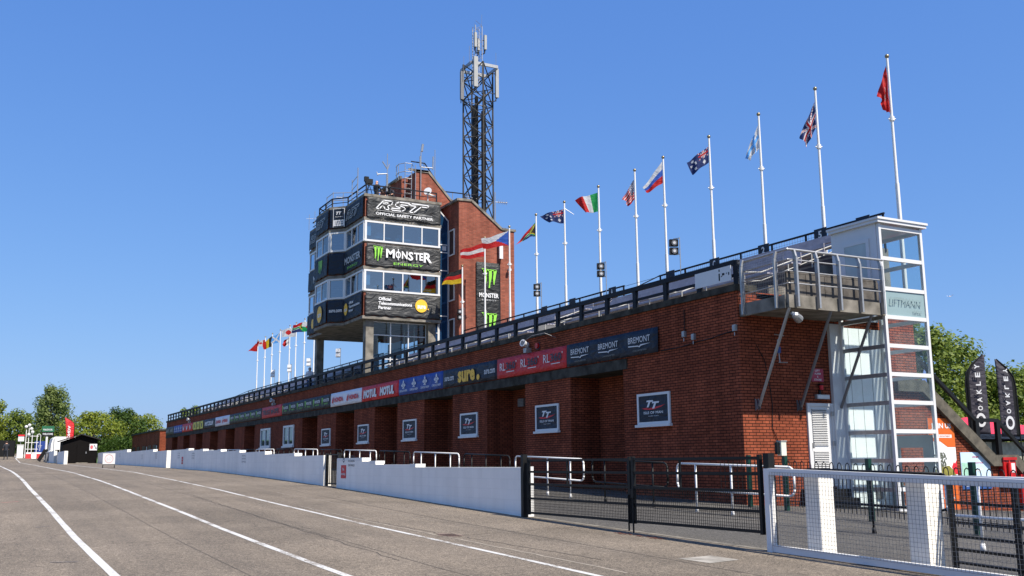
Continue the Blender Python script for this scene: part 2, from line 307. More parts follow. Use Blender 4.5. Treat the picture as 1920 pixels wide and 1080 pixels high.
def claw(mb, F, x, y, w, h, mi=0):
    rnd = random.Random(5)
    for k in range(3):
        cx = x+w*(.14+.36*k); ww = w*.2; top = y+h*(1-.03*k if k < 2 else .97); bot = y+h*(.12 if k == 0 else -.02 if k == 1 else .18)
        n = 7; L_, R_ = [], []
        for i in range(n+1):
            t = i/n; yy = top+(bot-top)*t; hw = ww*(.62-.42*t+.16*(rnd.random()-.5)); off = w*.05*math.sin(3*t+k)
            L_.append((cx+off-hw, yy)); R_.append((cx+off+hw, yy+h*.03*(rnd.random()-.5)))
        for i in range(n): mb.face([F.p(*L_[i], .01), F.p(*L_[i+1], .01), F.p(*R_[i+1], .01), F.p(*R_[i], .01)], mi)
        mb.face([F.p(cx-ww*1.3, top+h*.02, .01), F.p(cx-ww*.5, top-h*.07, .01), F.p(cx+ww*.7, top-h*.02, .01), F.p(cx+ww*.6, top+h*.03, .01)], mi)

# ---------------------------------------------------------------- ground, road, markings
PY = [-60, 8.8, 11.5, 19.1, 32, 41, 51.6, 64.6, 107, 121.5, 135, 160, 250, 600]
PZ = [0, .08, .15, .33, .72, .95, 1.17, 1.32, 1.75, 1.90, 2.4, 3.7, 7.5, 10.5]
def G(x, y):
    if y <= PY[0]: z = PZ[0]
    elif y >= PY[-1]: z = PZ[-1]
    else:
        i = max(k for k in range(len(PY)-1) if PY[k] <= y); z = PZ[i]+(PZ[i+1]-PZ[i])*(y-PY[i])/(PY[i+1]-PY[i])
    return z + .013*(min(max(x, 10.5), 16.8)-10.5) - .044*(min(max(x, 16.8), 30)-16.8)
XB = [-400, -150, -40, -15, 10.5, 16.8, 30, 60, 150, 500]
def sheet(name, xs, ys, dz, mat, label=None, kind='structure', parent=None):
    xs = sorted(set(xs)); ys = sorted(set(ys)); mb = MB()
    for j in range(len(ys)):
        for i in range(len(xs)): mb.v.append((xs[i], ys[j], G(xs[i], ys[j])+dz))
    for j in range(len(ys)-1):
        for i in range(len(xs)-1):
            a = j*len(xs)+i; mb.f.append((a, a+1, a+1+len(xs), a+len(xs))); mb.m.append(0)
    o = mb.build(name, mat, parent, fix=False)
    return tag(o, label, None, None, kind) if kind else o
sheet('ground', XB, PY, -.02, GRASS, 'green grassy ground beyond the asphalt')
ys = [y for y in PY if y <= 135]+[155]
sheet('road', [-15, 10.62], ys, .0, ROAD, 'warm grey worn asphalt start and finish straight')
sheet('pavement', [10.60, 16.8, 30, 60], [y for y in PY if y < 105]+[106], -.008, PAVE, 'smooth darker grey asphalt walkway beside the grandstand')
# concrete edging between the two
sheet('kerb_edging', [10.56, 10.70], [-30, 8.8, 11.5, 19.05], .006, M('worn_edging', (.15, .135, .11), .9, .25, 5, dirt=(.085, .078, .066)), 'pale concrete edging strip under the gates')
def strip(name, x0, x1, y0, y1, wob, label):
    mb = MB(); rnd = random.Random(int(x0*97)); n = 160; pts = []
    t = y0; ysx = []
    while t < y1: ysx.append(t); t += .35+.02*max(0, t)
    ysx = sorted(set(ysx+[p for p in PY if y0 < p < y1]+[y1]))
    for y in ysx:
        o = wob*math.sin(y*.11+x0)+wob*.5*math.sin(y*.37+x0*3); e = .006*rnd.random(); e2 = .006*rnd.random()
        pts.append(((x0+o-e, y, G(x0, y)+.005), (x1+o+e2, y, G(x1, y)+.005)))
    for a, b in zip(pts, pts[1:]): mb.face([a[0], a[1], b[1], b[0]])
    tag(mb.build(name, LINEM, fix=False), label, None, None, 'structure')
strip('road_line', 1.50, 1.61, -20, 118, .025, 'broad white line painted on the road, leftmost of the three')
strip('road_line', 4.03, 4.13, -20, 150, .03, 'white line painted down the middle of the asphalt, between the two others')
strip('road_line', 6.70, 6.79, -20, 104, .03, 'white line painted on the asphalt nearest the low white wall')
mb = MB(); a = [(8.72, 11.42), (8.78, 10.8), (9.40, 10.93), (9.36, 11.5)]; mb.face([(x, y, G(x, y)+.006) for x, y in a])
tag(mb.build('road_patch', CONCL, fix=False), 'pale square repair patch in the road near the gates', None, None, 'structure')
# small marks on the road: worn iron cover, cracks, skid and chalk marks
dm = thing('drain_cover', 'rusty broken drain cover sunk in the road before the white wall', 'drain cover', (7.3, 16, G(7.3, 16)))
mb = MB(); c = Vector((7.3, 15.98, 0)); pts = []
for k in range(14):
    t = 2*math.pi*k/14; r1 = .34+.06*math.sin(5*k); x, y = c.x+.19*math.cos(t)*(1+.2*math.sin(3*k)), c.y+r1*math.sin(t); pts.append((x, y, G(x, y)+.007))
mb.face(pts); mb.build('frame', M('crumbled_edge', (.19, .14, .11), .9, .25, 30), dm, fix=False)
mb = MB()
for k in range(6): x = 7.16+.05*k; mb.face([(x, 15.76, G(x, 15.76)+.010), (x+.03, 15.76, G(x, 15.76)+.010), (x+.03, 16.2, G(x, 16.2)+.010), (x, 16.2, G(x, 16.2)+.010)])
mb.build('grating', M('rusty_iron', (.06, .035, .025), .8, .3, 40), dm, fix=False)
mb = MB()
for (x, y, L_, w, ang) in ((10.15, 14.7, .9, .09, 88), (10.2, 14.0, .5, .07, 80)):
    for k in range(26):
        q = random.random(); xx = x+random.gauss(0, .05); yy = y+L_*(q-.5); s_ = .015+.02*random.random()
        mb.face([(xx-s_, yy-s_, G(xx, yy)+.012), (xx+s_, yy-s_, G(xx, yy)+.012), (xx+s_, yy+s_, G(xx, yy)+.012), (xx-s_, yy+s_, G(xx, yy)+.012)])
tag(mb.build('leaf_litter', M('dry_leaves', (.16, .055, .03), .9, .3, 30), fix=False), 'small scatter of brown dry leaves on the kerb under the black gate', 'litter', None, 'stuff')
def ribbon(mb, pts, w):
    for (x0, y0), (x1, y1) in zip(pts, pts[1:]):
        d = Vector((x1-x0, y1-y0)); d.normalize(); nx, ny = -d.y*w/2, d.x*w/2
        mb.face([(x0-nx, y0-ny, G(x0, y0)+.0045), (x0+nx, y0+ny, G(x0, y0)+.0045), (x1+nx, y1+ny, G(x1, y1)+.0045), (x1-nx, y1-ny, G(x1, y1)+.0045)])
def wander(p, q, n, amp, seed):
    rnd = random.Random(seed); return [(p[0]+(q[0]-p[0])*i/n+amp*(rnd.random()-.5), p[1]+(q[1]-p[1])*i/n+amp*(rnd.random()-.5)) for i in range(n+1)]
mb = MB()
ribbon(mb, wander((7.3, 16.5), (6.95, 24), 30, .07, 1), .018); ribbon(mb, wander((7.4, 15.5), (7.7, 11.8), 26, .06, 2), .02); ribbon(mb, wander((7.45, 15.9), (10.3, 16.4), 18, .05, 8), .014)
ribbon(mb, wander((-4, 27), (6.6, 28.3), 50, .09, 3), .015); ribbon(mb, wander((5.2, 13), (5.5, 30), 50, .09, 4), .012)
tag(mb.build('road_crack', M('dark_crack', (.045, .04, .036), .9, .1), fix=False), 'thin dark cracks running through the road surface', None, None, 'structure')
mb = MB(); ribbon(mb, wander((8.55, 9), (8.9, 60), 60, .03, 21), .02); ribbon(mb, wander((5.35, 11), (5.45, 70), 60, .03, 22), .012); ribbon(mb, wander((3.0, 12), (2.9, 70), 60, .03, 23), .010)
tag(mb.build('laying_seam', M('dark_seam', (.075, .065, .055), .9, .1), fix=False), 'long straight dark laying seams in the road surface', None, None, 'structure')
mb = MB(); ribbon(mb, wander((-3, 22.2), (9.6, 24.6), 40, .05, 24), .03); ribbon(mb, wander((7.0, 24), (7.25, 10.5), 40, .05, 25), .05); ribbon(mb, wander((8.0, 30), (8.3, 19), 22, .06, 26), .03)
tag(mb.build('pale_filler', M('pale_filler', (.25, .215, .17), .9, .2), fix=False), 'pale lines of old crack filler across the road', None, None, 'structure')
mb = MB(); ribbon(mb, wander((.95, 14.9), (1.3, 14.8), 8, .04, 5), .05); ribbon(mb, wander((1.02, 20.7), (1.28, 20.9), 7, .05, 6), .04); ribbon(mb, wander((5.1, 17.4), (5.25, 17.3), 4, .03, 9), .03)
tag(mb.build('road_scuff', M('rubber_scuff', (.07, .07, .085), .9, .2), fix=False), 'dark scuff marks on the road left of the lines', None, None, 'structure')
mb = MB(); ribbon(mb, wander((.6, 28.3), (1.0, 28.6), 6, .05, 7), .07)
tag(mb.build('road_chalk', M('faded_red_chalk', (.42, .17, .14), .9, .2), fix=False), 'faded red paint mark on the road at the left edge', None, None, 'structure')

# ---------------------------------------------------------------- grandstand
FX = 16.8; EY = 19.15; YE = 106.4; ZC = 5.77; RX = 23.26
gs = thing('grandstand', 'long red brick grandstand with open tiers on its roof and pit doorways below', 'grandstand', (FX, EY, G(FX, EY)))
REC = [(24.34, 27.36), (30.39, 33.38), (36.47, 39.4), (42.52, 45.5), (48.5, 51.45), (54.75, 57.73), (69.3, 72.3), (75.41, 78.5), (81.33, 84.32), (87.51, 90.5), (93.49, 96.49), (99.67, 102.61)]
w = MB(); zb = -.6; ZL = 4.22
ed = [EY]+[v for r in REC for v in r]+[YE]
for i in range(0, len(ed), 2): w.box(FX, 17.9, ed[i], ed[i+1], zb, ZL)          # piers
w.box(17.9, 18.2, EY+.36, YE, zb, ZL)                                              # recess backs
w.box(FX, 17.4, EY, YE, ZL, ZC)                                                # upper band
# end wall with sloping stair part
w.prism([(17.9, zb), (28.6, zb), (28.6, .0), (27.08, 1.36), (26.08, 1.36), (23.30, 3.44), (RX, 3.44), (RX, ZC), (17.4, ZC), (17.4, ZL), (17.9, ZL)], 'y', EY, EY+.35)
w.box(18.2, RX, YE-.35, YE, zb, ZC); w.box(RX-.3, RX, EY+.35, YE-.35, zb, ZC)
w.build('brick_wall', BRICK, gs)
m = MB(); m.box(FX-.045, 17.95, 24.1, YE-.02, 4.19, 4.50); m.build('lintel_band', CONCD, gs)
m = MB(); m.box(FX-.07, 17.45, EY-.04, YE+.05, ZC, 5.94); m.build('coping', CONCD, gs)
m = MB(); m.box(17.45, RX+.02, EY+.0, YE, 5.6, 5.74); m.build('roof_deck', CONC, gs)
# joints in the coping, drip pipes
for y in (30.0,): pass
# doors in the recess backs
DK = M('dark_brown_door', (.045, .02, .015), .6, .2, 10)
for i, (a, b) in enumerate(REC):
    m = MB(); y1 = a+1.45; m.box(17.86, 17.9, a+.25, y1, G(17, a)-.3, 3.35)
    for k in range(1, 5): m.box(17.85, 17.86, a+.25, y1, G(17, a)+k*.55, G(17, a)+k*.55+.02)
    m.build('recess_door', DK, gs)
for (a, b) in (REC[1], REC[4]):
    m = MB(); m.box(17.82, 17.9, b-1.0, b-.55, 3.55, 3.85); o = m.build('vent', GREYM, gs)
    m = MB()
    for k in range(5): m.box(17.80, 17.82, b-.98, b-.57, 3.57+k*.055, 3.595+k*.055)
    m.build('vent_slat', STEEL, o)
m = MB(); m.ball((17.75, 24.55, 3.9), .13, sz=.6); m.build('bulkhead_lamp', UPVC, gs, smooth=True)
# window with white frames in the wide pier
for (y0, y1) in ((59.4, 61.7), (64.9, 67.4)):
    m = MB(); X = FX-.02
    for a, b, c, d in ((y0, y0+.14, 2.6, 3.85), (y1-.14, y1, 2.6, 3.85), (y0+.14, y1-.14, 2.6, 2.72), (y0+.14, y1-.14, 3.73, 3.85), ((y0+y1)/2-.06, (y0+y1)/2+.06, 2.72, 3.73)): m.box(X-.05, X+.03, a, b, c, d)
    m.box(X-.12, X, y0-.08, y1+.08, 2.50, 2.6); wd = m.build('window', UPVC, gs)
    m = MB(); m.box(X+.004, X+.016, y0+.14, y1-.14, 2.72, 3.73); m.build('pane', mirror_glass('window_glass', (.10, .16, .14)), wd)
# windows boarded with the racing sign
def tt_logo(F, wd, ht, parent, sub=True):
    a = MB(); text(a, F, 'T', wd*.27, ht*.56, wd*.24, ht*.26, .05, .35, .012); text(a, F, 'T', wd*.46, ht*.50, wd*.26, ht*.26, .05, .35, .014)
    text(a, F, 'ISLE OF MAN', wd*.17, ht*.30, wd*.66, ht*.10, .02); text(a, F, 'TOURIST TROPHY', wd*.32, ht*.20, wd*.36, ht*.035, 0); a.build('lettering', TXW, parent, fix=False)
    a = MB(); poly(a, F, [(.10, .53), (.34, .55), (.28, .50), (.80, .60), (.92, .64), (.76, .54), (.50, .46), (.22, .47)], .009, 0, 0, 0, wd, ht); a.build('red_splash', TXR, parent, fix=False)
names = ['nearest the brick corner', 'second from the brick corner', 'third from the brick corner', 'fourth from the brick corner', 'fifth from the brick corner', 'farthest from the corner, beside the windows']
for i, yc in enumerate((22.84, 28.85, 34.92, 40.97, 47.02, 53.05)):
    y0, y1 = yc-.77, yc+.77; z0, z1 = 2.52, 3.40
    t = thing('boarded_window_sign', 'navy racing sign in white frame, '+names[i], 'sign', (FX, yc, z0), 'navy racing signs along the brick piers')
    m = MB()
    for a, b, c, d in ((y0, y0+.08, z0, z1), (y1-.08, y1, z0, z1), (y0+.08, y1-.08, z1-.07, z1), (y0+.08, y1-.08, z0, z0+.07)): m.box(FX-.05, FX+.01, a, b, c, d)
    m.build('frame', UPVC, t)
    m = MB(); m.box(FX-.11, FX-.001, y0-.05, y1+.05, z0-.075, z0-.003); m.build('sill', UPVC, t)
    m = MB(); m.box(FX-.03, FX-.004, y0+.08, y1-.08, z0+.07, z1-.07); bd = m.build('board', CL['navy'], t)
    tt_logo(Face((FX-.03, y1-.08, z0+.07), (0, -1, 0)), y1-y0-.16, z1-z0-.14, bd)
# front railing on the coping
m = MB(); m.box(16.84, 16.96, EY+.1, YE, 6.47, 6.60); m.box(16.87, 16.93, EY+.1, YE, 6.17, 6.24); fr = m.build('front_railing', NAVYP, gs)
y = 19.23; fp = []
while y < YE+.1: fp.append(y); y += 1.5
fp[-1] = min(fp[-1], YE-.07)
for k, y in enumerate(fp):
    m = MB(); m.box(16.85, 16.95, y-.08, y+.08, 5.94, 6.47+ (.12 if k == 0 else 0)); m.build('post', NAVYP, fr)
m = MB(); m.box(16.80, 16.825, 19.34, 20.80, 6.07, 6.47); wb = m.build('white_board', UPVC, fr); wb['label'] = 'white board with a few black marks in the end bay'
m = MB(); F = Face((16.80, 20.80, 6.07), (0, -1, 0))
for x, yy, ww, hh in ((.98, .06, .05, .19), (.99, .30, .04, .06), (1.08, .15, .04, .03), (1.12, .18, .09, .06), (1.36, .16, .04, .07), (1.28, .20, .03, .03)): rect(m, F, x, yy, ww, hh, .004)
m.build('black_mark', BLACK, wb, fix=False)
# wire mesh of the front railing near the end (fine grid)
def wires(x, y0, y1, z0, z1, sp, r=.0035, slope=0., nz=None):
    m = MB(); n = int(round((y1-y0)/sp))
    for k in range(n+1): yy = y0+(y1-y0)*k/n; m.box(x-r, x+r, yy-r, yy+r, z0+slope*(yy-y0), z1+slope*(yy-y0))
    n = int(round((z1-z0)/sp))
    for k in range(n+1):
        zz = z0+(z1-z0)*k/n; m.bar((x, y0, zz), (x, y1, zz+slope*(y1-y0)), 2*r, 2*r)
    return m
# tiers of seating
TREAD = .9; RISE = .36; TZ0 = 5.74; TX0 = 18.3
SEC = [(19.6, 30.45), (32.95, 48.3), (60.6, 82.4), (85.6, 97.6)]
RSB = M('dark_riser_board', (.055, .05, .06), .8, .25, 3)
PLK = M('lilac_grey_plank', (.31, .295, .335), .7, .2, 3, bump=.2)
tn = 0
for si, (a, b) in enumerate(SEC):
    m = MB()
    for k in range(5): m.box(TX0+k*TREAD, TX0+(k+1)*TREAD if k < 4 else RX-.25, a, b, TZ0, TZ0+(k+1)*RISE)
    # lighter treads handled by material; plank fronts on each riser
    tr = m.build('seating_tier', CONC, gs)
    for k in range(5):
        m = MB(); x = TX0+k*TREAD; z = TZ0+k*RISE
        m.box(x-.02, x, a+.02, b-.02, z+.02, z+RISE-.06); m.build('riser_board', RSB, gs); m = MB()
        for q in range(3): m.box(x+.08+q*.125, x+.185+q*.125, a+.1, b-.1, z+RISE+.34, z+RISE+.38)
        m.box(x+.44, x+.465, a+.1, b-.1, z+RISE+.40, z+RISE+.52); m.box(x+.44, x+.465, a+.1, b-.1, z+RISE+.56, z+RISE+.68)
        bn = m.build('bench_row', PLK, gs)
    # rear railing of this section
    zt = 8.62; rb = RX-.36
    m = MB(); m.box(rb-.025, rb+.025, a-.05, b+.05, zt-.05, zt); m.box(rb-.015, rb+.015, a, b, zt-.55, zt-.52); rr = m.build('rear_railing', NAVYP, gs)
    n = int((b-a)/1.75)+1
    for k in range(n+1):
        yy = a+(b-a)*k/n; m = MB(); m.box(rb-.025, rb+.025, yy-.025, yy+.025, TZ0+5*RISE-.1, zt-.05); m.build('post', NAVYP, rr)
    wires(rb+.03, a, b, TZ0+5*RISE, zt-.05, .12, .003).build('wire_mesh', GREYM, rr)
    # white stair handrails up each aisle
    n = max(2, int((b-a)/3.6))
    for k in range(n+1):
        yy = a+.15+(b-a-.3)*k/n; m = MB(); h = .68
        p0 = (TX0-.7, yy, TZ0+h); p1 = (TX0-.1, yy, TZ0+h+.05); p2 = (TX0+3*TREAD, yy, TZ0+3*RISE+h)
        m.path([(TX0-.7, yy, TZ0), p0, p1, p2, (TX0+3*TREAD, yy, TZ0+3*RISE)], .02, 6)
        for q in range(1, 3): m.tube((TX0+q*TREAD, yy, TZ0+q*RISE), (TX0+q*TREAD, yy, TZ0+q*RISE+h), .018, 6)
        m.path([(TX0-.7, yy, TZ0+.42), (TX0-.1, yy, TZ0+.5), (TX0+3*TREAD, yy, TZ0+3*RISE+.5)], .015, 6)
        m.build('handrail', CREAM, gs)
    q = a
    while q < b-2.2: m = MB(); m.path([(TX0-.55, q+.3, TZ0+.3), (TX0-.55, q+.3, TZ0+.62), (TX0-.55, q+1.9, TZ0+.62), (TX0-.55, q+1.9, TZ0+.3)], .02, 6); q += 2.7; m.build('barrier_hoop', CREAM, gs)
# sloping wires / rails at the section ends
for p, q, w_ in (((rb, 30.5, 8.60), (rb-2.2, 31.6, 7.4), .04), ((rb, 32.9, 8.57), (rb, 30.5, 8.57), .012), ((rb, 97.6, 8.6), (rb-3.5, 100.5, 6.9), .04), ((rb, 82.4, 8.57), (rb, 85.6, 8.57), .02)): m = MB(); m.bar(p, q, w_); m.build('end_rail', NAVYP, gs)
m = MB(); m.box(TX0-.5, TX0+1.2, 31.3, 31.36, 5.74, 6.5); m.build('gap_screen', GREYM, gs)
# numbered plates on the rear rail
for i, (y, s, lb) in enumerate([(22.02, '5', 'dark blue plate with a white 5 on the rear rail'), (20.31, '', 'dark blue plate on the rear rail just left of the lift'), (24.6, '2', 'dark blue plate low on the rear rail above the small landing'), (27.15, 'C', 'dark blue plate with white letter on the rear rail above the white board'),
      (29.75, '', 'dark blue plate on the rear rail by the gap in the seating'), (33.72, 'A', 'dark blue plate with a white mark on the rear rail right of the gap'), (36.9, '', 'plain dark blue plate on the rear rail, second beyond the gap'), (39.4, '', 'plain dark blue plate on the rear rail, third beyond the gap'), (81.0, '', 'dark blue plate at the far rear rail right of the second gap'), (86.6, '', 'dark blue plate at the far rear rail by the distant gap')]):
    m = MB(); m.box(rb-.06, rb-.04, y-.26, y+.26, 8.12, 8.66); t = m.build('seat_block_plate', CL['navy'], loc=(rb-.05, y, 8.12)); tag(t, lb, 'sign', 'plates on the rear rail of the stand')
    F = Face((rb-.06, y+.26, 8.12), (0, -1, 0)); a = MB(); rect(a, F, 0, .06, .52, .13, .004); a.build('red_band', TXR, t, fix=False)
    if s: a = MB(); text(a, F, s, .18, .22, .15, .24, .03, 0, .01); a.build('lettering', TXW, t, fix=False)

# ---- end of the stand: landing, railing, struts, door, stair
ld = MB(); ld.box(16.9, 20.18, 17.48, EY-.003, 5.16, 5.22); lk = ld.build('landing', CONC, gs)
m = MB(); m.box(16.9, 20.18, 17.42, 17.52, 5.10, 5.42); m.box(16.86, 16.96, 17.52, EY-.004, 5.10, 5.42); m.build('edge_beam', CONC, lk)
m = MB()
for k in range(5): x0 = 16.98+k*.63; m.box(x0, x0+.615, 17.54, 17.6, 5.43, 5.97)
m.box(16.98, 20.1, 17.545, 17.59, 5.98, 6.02); m.build('upstand_panel', M('dirty_grey_panel', (.10, .09, .08), .9, .15, 5, bump=.3, dirt=(.06, .052, .045)), lk)
m = MB()
for zz, r_ in ((6.53, .032), (6.28, .018), (6.0, .018), (5.7, .018)):
    m.path([(16.90, EY+.3, zz-.05), (16.93, 17.42, zz), (20.15, 17.38, zz)], r_, 8)
lr = m.build('landing_railing', STEEL, lk)
def bent_post(x, y, dx, dy):
    m = MB(); m.bar((x, y, 5.12), (x, y, 6.35), .055, .10, upv=(dx, dy, 0)); m.bar((x, y, 6.35), (x+dx*.10, y+dy*.10, 6.52), .055, .08, upv=(dx, dy, 0)); m.build('post', STEEL, lr)
for x in (17.12, 17.82, 18.55, 19.28, 20.05): bent_post(x, 17.36, 0, .5)
for y in (17.75, 18.95): bent_post(16.82, y, .5, 0)
wires(16.87, 17.5, EY, 5.3, 6.5, .06, .0025).build('wire_mesh', GREYM, lr)
for i, (xt, xb) in enumerate(((16.95, 17.27), (18.32, 18.68), (19.74, 20.11))):
    m = MB(); m.tube((xt, 17.47, 5.12), (xb, EY-.10, 2.84), .038, 8); m.prism([(EY-.10, 2.78), (EY, 2.72), (EY, 3.02), (EY-.03, 3.02)], 'x', xb-.05, xb-.04); m.prism([(EY-.10, 2.78), (EY, 2.72), (EY, 3.02), (EY-.03, 3.02)], 'x', xb+.04, xb+.05); m.build('support_strut', GREYM if i else STEEL, lk)
m = MB(); m.tube((17.02, 17.36, 4.90), (17.22, 17.46, 4.84), .085, 12, .11); m.ball((17.02, 17.36, 4.90), .085); m.box(17.0, 17.2, 17.44, 17.50, 4.94, 5.0); m.build('bulkhead_lamp', STEEL, lk)
# louvred door and steps
m = MB(); X0, X1, z0, z1 = 18.95, 19.90, .80, 2.95
m.box(X0, X0+.09, EY-.05, EY+.02, z0, z1); m.box(X1-.09, X1, EY-.05, EY+.02, z0, z1); m.box(X0+.09, X1-.09, EY-.05, EY+.02, z1-.08, z1); df = m.build('door', UPVC, gs)
m = MB(); m.box(X0+.09, X1-.09, EY-.02, EY-.005, z0, z1-.08); m.build('leaf', UPVC, df)
m = MB(); k = 0
for (za, zb2) in ((1.85, 2.78), (.95, 1.70)):
    z = za
    while z < zb2: m.face([(X0+.16, EY-.021, z), (X1-.26, EY-.021, z), (X1-.26, EY-.05, z+.012), (X0+.16, EY-.05, z+.012)]); m.face([(X0+.16, EY-.05, z+.012), (X1-.26, EY-.05, z+.012), (X1-.26, EY-.021, z+.03), (X0+.16, EY-.021, z+.03)]); z += .046
m.build('louvre', UPVC, df, fix=False)
m = MB(); m.box(X0+.16, X1-.26, EY-.0215, EY-.0212, 1.85, 2.8); m.box(X0+.16, X1-.26, EY-.0215, EY-.0212, .95, 1.72); m.build('louvre_shade', GREYM, df)
m = MB()
for z in (1.15, 1.85, 2.62): m.box(X1-.12, X1-.05, EY-.08, EY-.05, z, z+.12)
m.box(X0+.11, X0+.14, EY-.09, EY-.02, 1.78, 1.92); m.build('hinge', STEEL, df)
m = MB()
for k in range(3): m.box(18.6-.1*k, 20.0, EY-.35-.3*k, EY-.006-.3*k-(.0 if k == 0 else .0), G(19, 18.8)-.05, .74-.22*k)
m.build('door_step', BLACK, gs)
# concrete stair down the far end with black handrail
SB = [(22.3, 3.34), (23.28, 3.34), (26.05, 1.26), (27.05, 1.26), (28.6, -.10), (28.6, .30), (27.18, 1.58), (26.18, 1.58), (23.40, 3.67), (22.3, 3.67)]
m = MB(); m.prism(SB, 'y', EY-.14, EY-.003); m.build('stair_stringer', M('grimy_concrete', (.10, .088, .068), .95, .2, 4, bump=.3, dirt=(.05, .045, .036)), gs)
m = MB()
for k in range(14): x = 23.55+k*.205; m.box(x, x+.22, EY+.36, EY+1.7, 3.2-.15*k-.2, 3.5-.15*k)
m.box(22.3, 23.55, EY+.36, EY+1.7, 3.3, 3.5); m.box(26.4, 28, EY+.36, EY+1.7, 1.1, 1.35); m.build('stair_flight', CONC, gs)
m = MB(); RY = 19.72; HR_ = [(22.2, 4.62), (23.75, 4.58), (26.32, 2.62), (27.32, 2.62), (28.7, 1.55)]
for a, b in zip(HR_, HR_[1:]): m.bar((a[0], RY, a[1]), (b[0], RY, b[1]), .09, .11)
sr = m.build('stair_railing', BLACK, gs)
for x, z0, z1 in ((22.45, 3.5, 4.6), (23.75, 3.4, 4.55), (26.36, 1.5, 2.6), (27.32, 1.5, 2.6), (28.6, .3, 1.6)):
    m = MB(); m.box(x-.08, x+.08, RY-.05, RY+.05, z0, z1); m.build('post', BLACK, sr)
m = MB()
for z in (6.9,): pass

# ---------------------------------------------------------------- lift tower
L0, L1, LY0, LY1 = 20.22, 21.86, 17.48, 19.05; zg = G(21, 18)
lf = thing('glass_lift', 'tall white framed glass lift shaft standing at the end of the brick grandstand', 'lift shaft', ((L0+L1)/2, (LY0+LY1)/2, zg))
m = MB(); pw = .085
for x in (L0, L1-pw):
    for y in (LY0, LY1-pw): m.box(x, x+pw, y, y+pw, zg-.1, 7.55)
BZ = [7.46, 6.63, 5.83, 5.09, 4.35, 3.62, 2.91, 2.18, 1.46, .74, zg+.02]
for z in BZ:
    m.box(L0+pw, L1-pw, LY0+.005, LY0+.08, z-.05, z+.05)
    m.box(L1-.08, L1-.005, LY0+pw, LY1-pw, z-.05, z+.05)
m.build('frame', UPVC, lf)
m = MB()
for z in BZ:
    if z < 5.2: m.box(L0+.005, L0+.08, LY0+pw, LY1-pw, z-.06, z+.04)
m.build('side_rail', STEEL, lf)
m = MB(); m.box(L0-.10, L1+.10, LY0-.08, LY1+.08, 7.56, 7.64); m.box(L0-.13, L1+.13, LY0-.11, LY1+.11, 7.64, 7.70); m.build('roof', UPVC, lf)
m = MB(); m.box(L0, L1, LY1+.005, LY1+.09, zg, 5.0); m.build('back_panel', PANEL, lf)
m = MB()
for x in (20.55, 20.95, 21.35): m.box(x, x+.006, LY1-.001, LY1+.004, zg+.1, 5.0)
m.build('panel_joint', GREYM, lf)
m = MB(); m.box(L0-.35, L0, EY-.10, EY-.004, zg, 5.08); m.build('side_flashing', UPVC, lf)
for i in range(len(BZ)-1):
    a, b = BZ[i+1]+.05, BZ[i]-.05
    m = MB(); m.box(L0+pw, L1-pw, LY0+.03, LY0+.042, a, b); m.build('front_pane', FROST if i == 2 else GLASS, lf)
    m = MB(); m.box(L1-.05, L1-.038, LY0+pw, LY1-pw, a, b); m.build('far_pane', GLASS, lf)
    if b < 5.1: m = MB(); m.box(L0+.03, L0+.042, LY0+pw, LY1-pw, a, b-.01); m.build('side_pane', GLASS, lf)
m = MB(); F = Face((L0+pw, LY0, 5.14), (1, 0, 0)); text(m, F, 'LIFTMANN', .12, .28, 1.2, .2, 0, .25, .008); text(m, F, 'lifts', 1.0, .10, .3, .1, 0, 0, .008); m.build('lettering', M('etched_letter', (.20, .27, .28), .5), lf, fix=False)
# upper cab: solid white landing side with a glazed door
m = MB(); m.box(L0-.02, L0+.03, LY0+.09, 17.80, 5.22, 7.56); m.box(L0-.02, L0+.03, 18.72, LY1, 5.22, 7.56); m.box(L0-.02, L0+.03, 17.80, 18.72, 7.2, 7.56); m.box(L0-.02, L1-.1, LY1, LY1+.05, 5.22, 7.55); m.build('cab_wall', UPVC, lf)
m = MB()
for a, b, c, d in ((17.80, 17.89, 5.24, 7.2), (18.63, 18.72, 5.24, 7.2), (17.89, 18.63, 7.10, 7.2), (17.89, 18.63, 5.24, 5.6)): m.box(L0-.06, L0-.021, a, b, c, d)
dd = m.build('door', UPVC, lf)
m = MB(); m.box(L0-.05, L0-.03, 17.89, 18.63, 5.6, 7.10); m.build('pane', M('grey_door_glass', (.42, .48, .47), .15, .1, 2), dd)
# lift car door at ground: grey frame with an opening
m = MB(); x = L1-.12
for a, b, c, d in ((LY0+.12, LY0+.42, zg, 2.1), (LY1-.4, LY1-.1, zg, 2.1), (LY0+.42, LY1-.4, 1.78, 2.1)): m.box(x, x+.05, a, b, c, d)
m.build('car_door', M('grey_green_panel', (.26, .30, .30), .4), lf)
m = MB(); m.box(L0-.05, L0+.02, 17.5, 17.52, 0, .1); m.box(L0+1.05, L0+1.07, LY1-.12, LY1-.06, 4.9, 5.0); m.box(21.2, 21.4, LY1-.05, LY1-.0, .45, .75); m.build('control_box', GREYM, lf)

